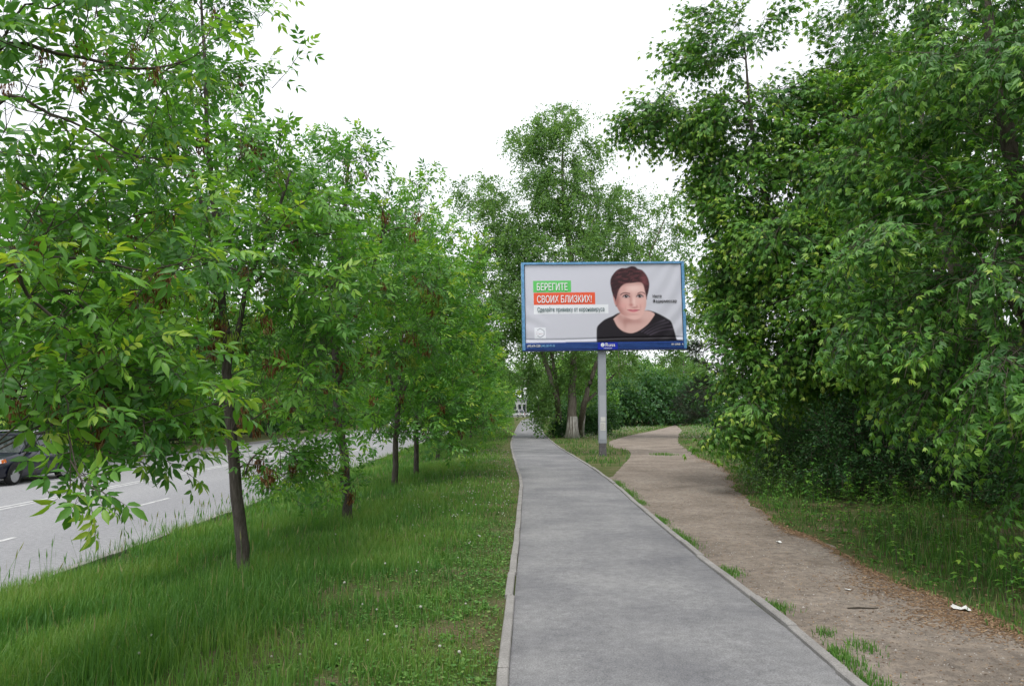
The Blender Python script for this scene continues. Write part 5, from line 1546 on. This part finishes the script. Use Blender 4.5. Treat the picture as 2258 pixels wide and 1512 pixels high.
lettering('Сделайте прививку от коронавируса', bx(287), bx(1112), bz(712), bz(640), M['teal'], poster, onv, bold=.008)
lettering('Нюта', bx(1717), bx(1825), bz(538), bz(499), M['dark'], poster, onv, bold=.014)
lettering('Федермессер', bx(1717), bx(2015), bz(610), bz(558), M['dark'], poster, onv, bold=.014)
onp = lambda x, z: np.full(np.shape(x), -.104)
onl = lambda x, z: np.full(np.shape(x), -.132)
zt = BOT + .125
lettering('(495) 676-5200', bx(150), bx(313), zt - .04, zt + .075, M['white'], bill, onp, bold=.012)
lettering('(343) 363-91-36', bx(322), bx(490), zt - .04, zt + .075, M['cyan'], bill, onp, bold=.012)
lettering('EK 63968', bx(1928), bx(2035), zt - .005, zt + .065, M['white'], bill, onp, bold=.012)
lettering('A', bx(2055), bx(2075), zt - .005, zt + .065, M['white'], bill, onp, bold=.012)
lettering('Russ', bx(1112), bx(1228), zt - .03, zt + .105, M['white'], plate, onl, bold=.012)
# round emblem and tiny line on the plate
bm = bmesh.new()
cxm, czm = bx(1076), zt + .035
ring = [(cxm + .072 * math.cos(t), czm + .072 * math.sin(t)) for t in np.linspace(0, 2 * PI, 24, endpoint=False)]
V = B([(a_, -.132, b_) for a_, b_ in ring])
obj('emblem', mk('emblem', V, [np.arange(24)[None]], mats=[M['white']]), plate)
cres = [(cxm + .004, czm + .05), (cxm + .035, czm + .015), (cxm + .01, czm - .01), (cxm + .03, czm - .06), (cxm - .015, czm - .02), (cxm + .012, czm + .012)]
obj('emblem_figure', mk('emblem_figure', B([(a_, -.136, b_) for a_, b_ in cres]), [np.arange(6)[None]], mats=[M['cyan']]), plate)
mb = MB()
for q in range(9):
    xa = -.06 + q * .036
    mb.box(xa, xa + .026, -.131, -.126, BOT + .02, BOT + .042)
bpart(mb, 'small_print', M['white'], plate)
# pole
pt_top = float((ctr - BP)[2] + BOT + .05)
def pole_box(z0, z1, w0, w1, d0, d1, mat, name, yoff=0, parent=bill):
    V = [(-w0, -d0 + yoff, z0), (w0, -d0 + yoff, z0), (w0, d0 + yoff, z0), (-w0, d0 + yoff, z0), (-w1, -d1 + yoff, z1), (w1, -d1 + yoff, z1), (w1, d1 + yoff, z1), (-w1, d1 + yoff, z1)]
    return MB().add(V, [(0, 3, 2, 1), (4, 5, 6, 7), (0, 1, 5, 4), (1, 2, 6, 5), (2, 3, 7, 6), (3, 0, 4, 7)]).build(name, mat, parent)
pole = pole_box(.48, pt_top, .130, .140, .13, .14, M['polepaint'], 'pole', .15)
pole_box(-.1, .48, .128, .128, .128, .128, M['polebase'], 'pole_base', .15)
for sx in (-1, 1):
    MB().box(sx * .131 - .013, sx * .131 + .013, .008, .29, .48, pt_top).build('pole_flange', M['polepaint'], pole)
MB().box(-.117, .117, .012, .022, .62, 2.28).build('paint_patch', M['polepatch'], pole)
MB().box(-.095, .105, .004, .0115, .95, 1.27).build('paper_notice', M['paper'], pole)
MB().box(-.08, .105, .004, .0115, 1.30, 1.46).build('paper_notice', M['paper'], pole)
mb = MB()
for q in range(6): mb.box(-.08, .085 - .03 * (q % 2), .0015, .0035, 1.0 + q * .04, 1.006 + q * .04)
mb.build('small_print', M['greyprint'], pole)
MB().box(-.3, .3, .02, .27, pt_top - .03, pt_top + .06).build('pole_head', M['steel'], bill)

# ------------------------------------------------------------------ cars
M['tyre'] = noisy('tyre_rubber', (0.015, 0.015, 0.016), (0.03, 0.03, 0.03), 20, .9, .2)
M['rim'] = noisy('wheel_alloy', (0.4, 0.4, 0.42), (0.5, 0.5, 0.52), 5, .35, .5, metal=.7)
M['glass'] = noisy('car_glass', (0.02, 0.025, 0.03), (0.03, 0.035, 0.04), 2, .06, .8, 0.0)
M['lamp'] = noisy('headlamp_glass', (0.55, 0.55, 0.55), (0.65, 0.65, 0.65), 6, .12, .7, 0.0)
M['amber'] = noisy('amber_lens', (0.55, 0.12, 0.02), (0.6, 0.16, 0.03), 6, .2, .6, 0.0)
M['red'] = noisy('red_lens', (0.35, 0.01, 0.01), (0.4, 0.015, 0.015), 6, .2, .6, 0.0)
M['trim'] = noisy('black_plastic', (0.02, 0.02, 0.02), (0.03, 0.03, 0.03), 10, .6, .3)
M['rail'] = noisy('bright_roof_rail', (0.5, 0.5, 0.52), (0.6, 0.6, 0.62), 5, .3, .5, metal=.6)
def car_paint(name, c): return noisy(name, tuple(v * .9 for v in c), c, 2, .3, .4, 0.0, coat=.35)
def make_car(name, loc, rz, paint, full=True, van=False):
    """front at -x, length along x, centred on the ground"""
    root = empty(name, loc, rz)
    L = 4.5
    roof = 1.95 if van else 1.60
    st_ = [(0, .60, .36, .60), (.10, .74, .26, .72), (.40, .84, .22, .86), (1.0, .87, .20, .96), (1.45, .88, .20, 1.03), (2.6, .885, .20, 1.05), (3.9, .88, .22, 1.06), (4.32, .84, .28, 1.02), (4.5, .72, .38, .90)]
    V, Q = [], []
    for x_, w, zb, zt_ in st_:
        zm = zb + (zt_ - zb) * .55
        V += [(x_ - L / 2, s * a_, z_) for s, a_, z_ in ((-1, w * .86, zb), (-1, w * .985, zb + .1), (-1, w, zm), (-1, w * .95, zt_ - .05), (-1, w * .8, zt_), (1, w * .8, zt_), (1, w * .95, zt_ - .05), (1, w, zm), (1, w * .985, zb + .1), (1, w * .86, zb))]
    m = 10
    for a_ in range(len(st_) - 1):
        for b_ in range(m):
            Q.append((a_ * m + b_, a_ * m + (b_ + 1) % m, (a_ + 1) * m + (b_ + 1) % m, (a_ + 1) * m + b_))
    mb = MB().add(V, Q, [(0, k + 1, k + 2)[::-1] for k in range(8)] + [(80, 80 + k + 1, 80 + k + 2) for k in range(8)])
    body = mb.build('body', paint, root, True)
    # cabin glass
    bl = [(1.22 if not van else .9, .76, 1.0), (1.98 if not van else 1.5, .64, roof - .06), (3.75, .64, roof - .04), (4.30, .74, 1.03)]
    V = []
    for x_, w, z_ in bl: V += [(x_ - L / 2, -w, z_), (x_ - L / 2, w, z_)]
    V += [(bl[1][0] + .35 - L / 2, -.80, 1.02), (bl[1][0] + .35 - L / 2, .80, 1.02), (3.6 - L / 2, -.80, 1.03), (3.6 - L / 2, .80, 1.03)]
    cab = MB().add(V, [(0, 1, 3, 2), (2, 3, 5, 4), (4, 5, 7, 6), (8, 2, 4, 10), (9, 11, 5, 3)], [(0, 2, 8), (1, 9, 3), (4, 6, 10), (5, 11, 7)]).build('window', M['glass'], root)
    rf = MB().box(bl[1][0] - .04 - L / 2, 3.80 - L / 2, -.655, .655, roof - .07, roof, .05).build('roof', paint, root)
    for s in (-1, 1):
        MB().tube([(bl[0][0] - L / 2, s * .775, 1.0), (bl[1][0] - L / 2, s * .65, roof - .04)], .035, 5).build('pillar', paint, root)
        MB().tube([(2.72 - L / 2, s * .81, 1.02), (2.76 - L / 2, s * .655, roof - .05)], .04, 5).build('pillar', M['trim'], root)
        MB().tube([(3.70 - L / 2, s * .80, 1.03), (3.66 - L / 2, s * .655, roof - .05)], .06, 5).build('pillar', paint, root)
        MB().tube([(4.28 - L / 2, s * .75, 1.03), (3.76 - L / 2, s * .65, roof - .04)], .05, 5).build('pillar', paint, root)
        if full:
            MB().tube([(2.1 - L / 2, s * .60, roof + .005), (2.25 - L / 2, s * .60, roof + .06), (3.55 - L / 2, s * .60, roof + .06), (3.7 - L / 2, s * .60, roof + .005)], .018, 6).build('roof_rail', M['rail'], root)
            mr = MB().box(1.62 - L / 2, 1.76 - L / 2, min(s * .84, s * 1.04), max(s * .84, s * 1.04), 1.0, 1.15, .03).build('mirror', paint, root)
        hl = MB().add([(.045 - L / 2, s * .40, .66), (.07 - L / 2, s * .66, .66), (.36 - L / 2, s * .845, .74), (.34 - L / 2, s * .80, .85), (.16 - L / 2, s * .64, .80), (.10 - L / 2, s * .40, .75)], [], [(0, 1, 4), (0, 4, 5), (1, 2, 4), (2, 3, 4)] if s > 0 else [(0, 4, 1), (0, 5, 4), (1, 4, 2), (2, 4, 3)])
        hv = hl.V[0]; hv[:, 0] -= .03; hv[:, 1] += s * .02
        h_ = hl.build('headlight', M['lamp'], root)
        if full: MB().add([(.25 - L / 2, s * .825, .71), (.39 - L / 2, s * .885, .74), (.37 - L / 2, s * .865, .84), (.25 - L / 2, s * .80, .82)], [(0, 1, 2, 3)]).build('indicator', M['amber'], h_)
        MB().box(4.40 - L / 2, 4.52 - L / 2, min(s * .58, s * .76), max(s * .58, s * .76), .72, .98).build('tail_light', M['red'], root)
    MB().box(-.03 - L / 2, .1 - L / 2, -.36, .36, .60, .71, .02).build('grille', M['trim'], root)
    MB().box(-.06 - L / 2, .12 - L / 2, -.62, .62, .34, .50, .04).build('bumper', M['trim'], root)
    MB().box(-.075 - L / 2, -.06 - L / 2, -.26, .26, .40, .51).build('number_plate', M['white'], root)
    for x_ in (.85, 3.55):
        for s in (-1, 1):
            th = np.linspace(0, 2 * PI, 21)[:-1]
            mb = MB()
            prof = [(.24, -.09), (.31, -.10), (.33, -.06), (.33, .06), (.31, .10), (.24, .09)]
            V = [(x_ - L / 2 + r_ * math.cos(t), s * .80 + w_, .33 + r_ * math.sin(t)) for r_, w_ in prof for t in th]
            Q = [(a_ * 20 + b_, a_ * 20 + (b_ + 1) % 20, (a_ + 1) * 20 + (b_ + 1) % 20, (a_ + 1) * 20 + b_) for a_ in range(5) for b_ in range(20)]
            mb.add(V, Q)
            wh = mb.build('wheel', M['tyre'], root, True)
            V = [(x_ - L / 2 + .245 * math.cos(t), s * .88, .33 + .245 * math.sin(t)) for t in th] + [(x_ - L / 2, s * .90, .33)]
            MB().add(V, [], [(q, (q + 1) % 20, 20) for q in range(20)]).build('rim', M['rim'], wh)
            V = [(x_ - L / 2 + .39 * math.cos(t), s * .887, .34 + .39 * math.sin(t)) for t in np.linspace(0, PI, 12)]
            MB().add(V, [np.arange(12)] if False else [], [(0, q, q + 1) for q in range(1, 11)]).build('wheel_arch', M['trim'], root)
    return root
navy = car_paint('navy_car_paint', (0.007, 0.009, 0.022))
silver = car_paint('white_car_paint', (0.55, 0.56, 0.58))
redp = car_paint('dark_red_car_paint', (0.22, 0.02, 0.02))
c1_ = make_car('car', (-16.55, 26.3, road_z(-16.5) + .002), math.radians(90), navy)
tag(c1_, 'dark navy estate car with roof rails coming along the far side of the road', 'car', 'cars on the road')
for (x, y, pt_, van, lab) in ((-14.0, 96, silver, False, 'distant white car seen between the verge tree trunks'), (5.2, 205, silver, False, 'small white car parked at the far end of the path'), (1.5, 200, silver, True, 'far white van left of the small white car'), (-8.5, 150, redp, False, 'tiny dark red car far along the road')):
    o = make_car('car' if not van else 'van', (x, y, (road_z(x) if x < -6 else 0.02)), math.radians(90 if x < -9 else -60 if x > 0 else -90), pt_, False, van)
    tag(o, lab, 'van' if van else 'car', 'cars on the road')

# low building far up the road
M['panelwhite'] = noisy('white_cladding', (0.4, 0.4, 0.42), (0.5, 0.5, 0.5), 1, .7, .3)
M['panelgrey'] = noisy('grey_fence_sheet', (0.2, 0.2, 0.22), (0.28, 0.28, 0.3), 1, .7, .3)
M['signred'] = noisy('red_sign', (0.35, 0.03, 0.03), (0.42, 0.05, 0.04), 1, .6, .3)
M['signblue'] = noisy('blue_sign', (0.015, 0.05, 0.16), (0.02, 0.07, 0.2), 1, .6, .3)
bld = tag(empty('roadside_building', (-0.3, 212, 0)), 'low white building with red and blue signs at the end of the road', 'building')
MB().box(-3.2, 4.2, 0, 8, 0, 4.6).build('wall', M['panelwhite'], bld)
MB().box(-3.5, 4.5, -.4, 8.4, 4.6, 4.9).build('roof', M['panelgrey'], bld)
MB().box(-3.0, -1.2, -.15, -.01, 4.0, 5.4).build('blue_sign', M['signblue'], bld)
MB().box(-1.1, .1, -.15, -.01, 2.3, 4.0).build('red_sign', M['signred'], bld)
MB().box(-3.1, -.2, -.12, -.01, .05, 2.2).build('shutter', M['panelgrey'], bld)
for x in (.6, 2.0, 3.2):
    w_ = MB().box(x, x + .8, -.08, -.01, 1.0, 3.4).build('window', M['glass'], bld)
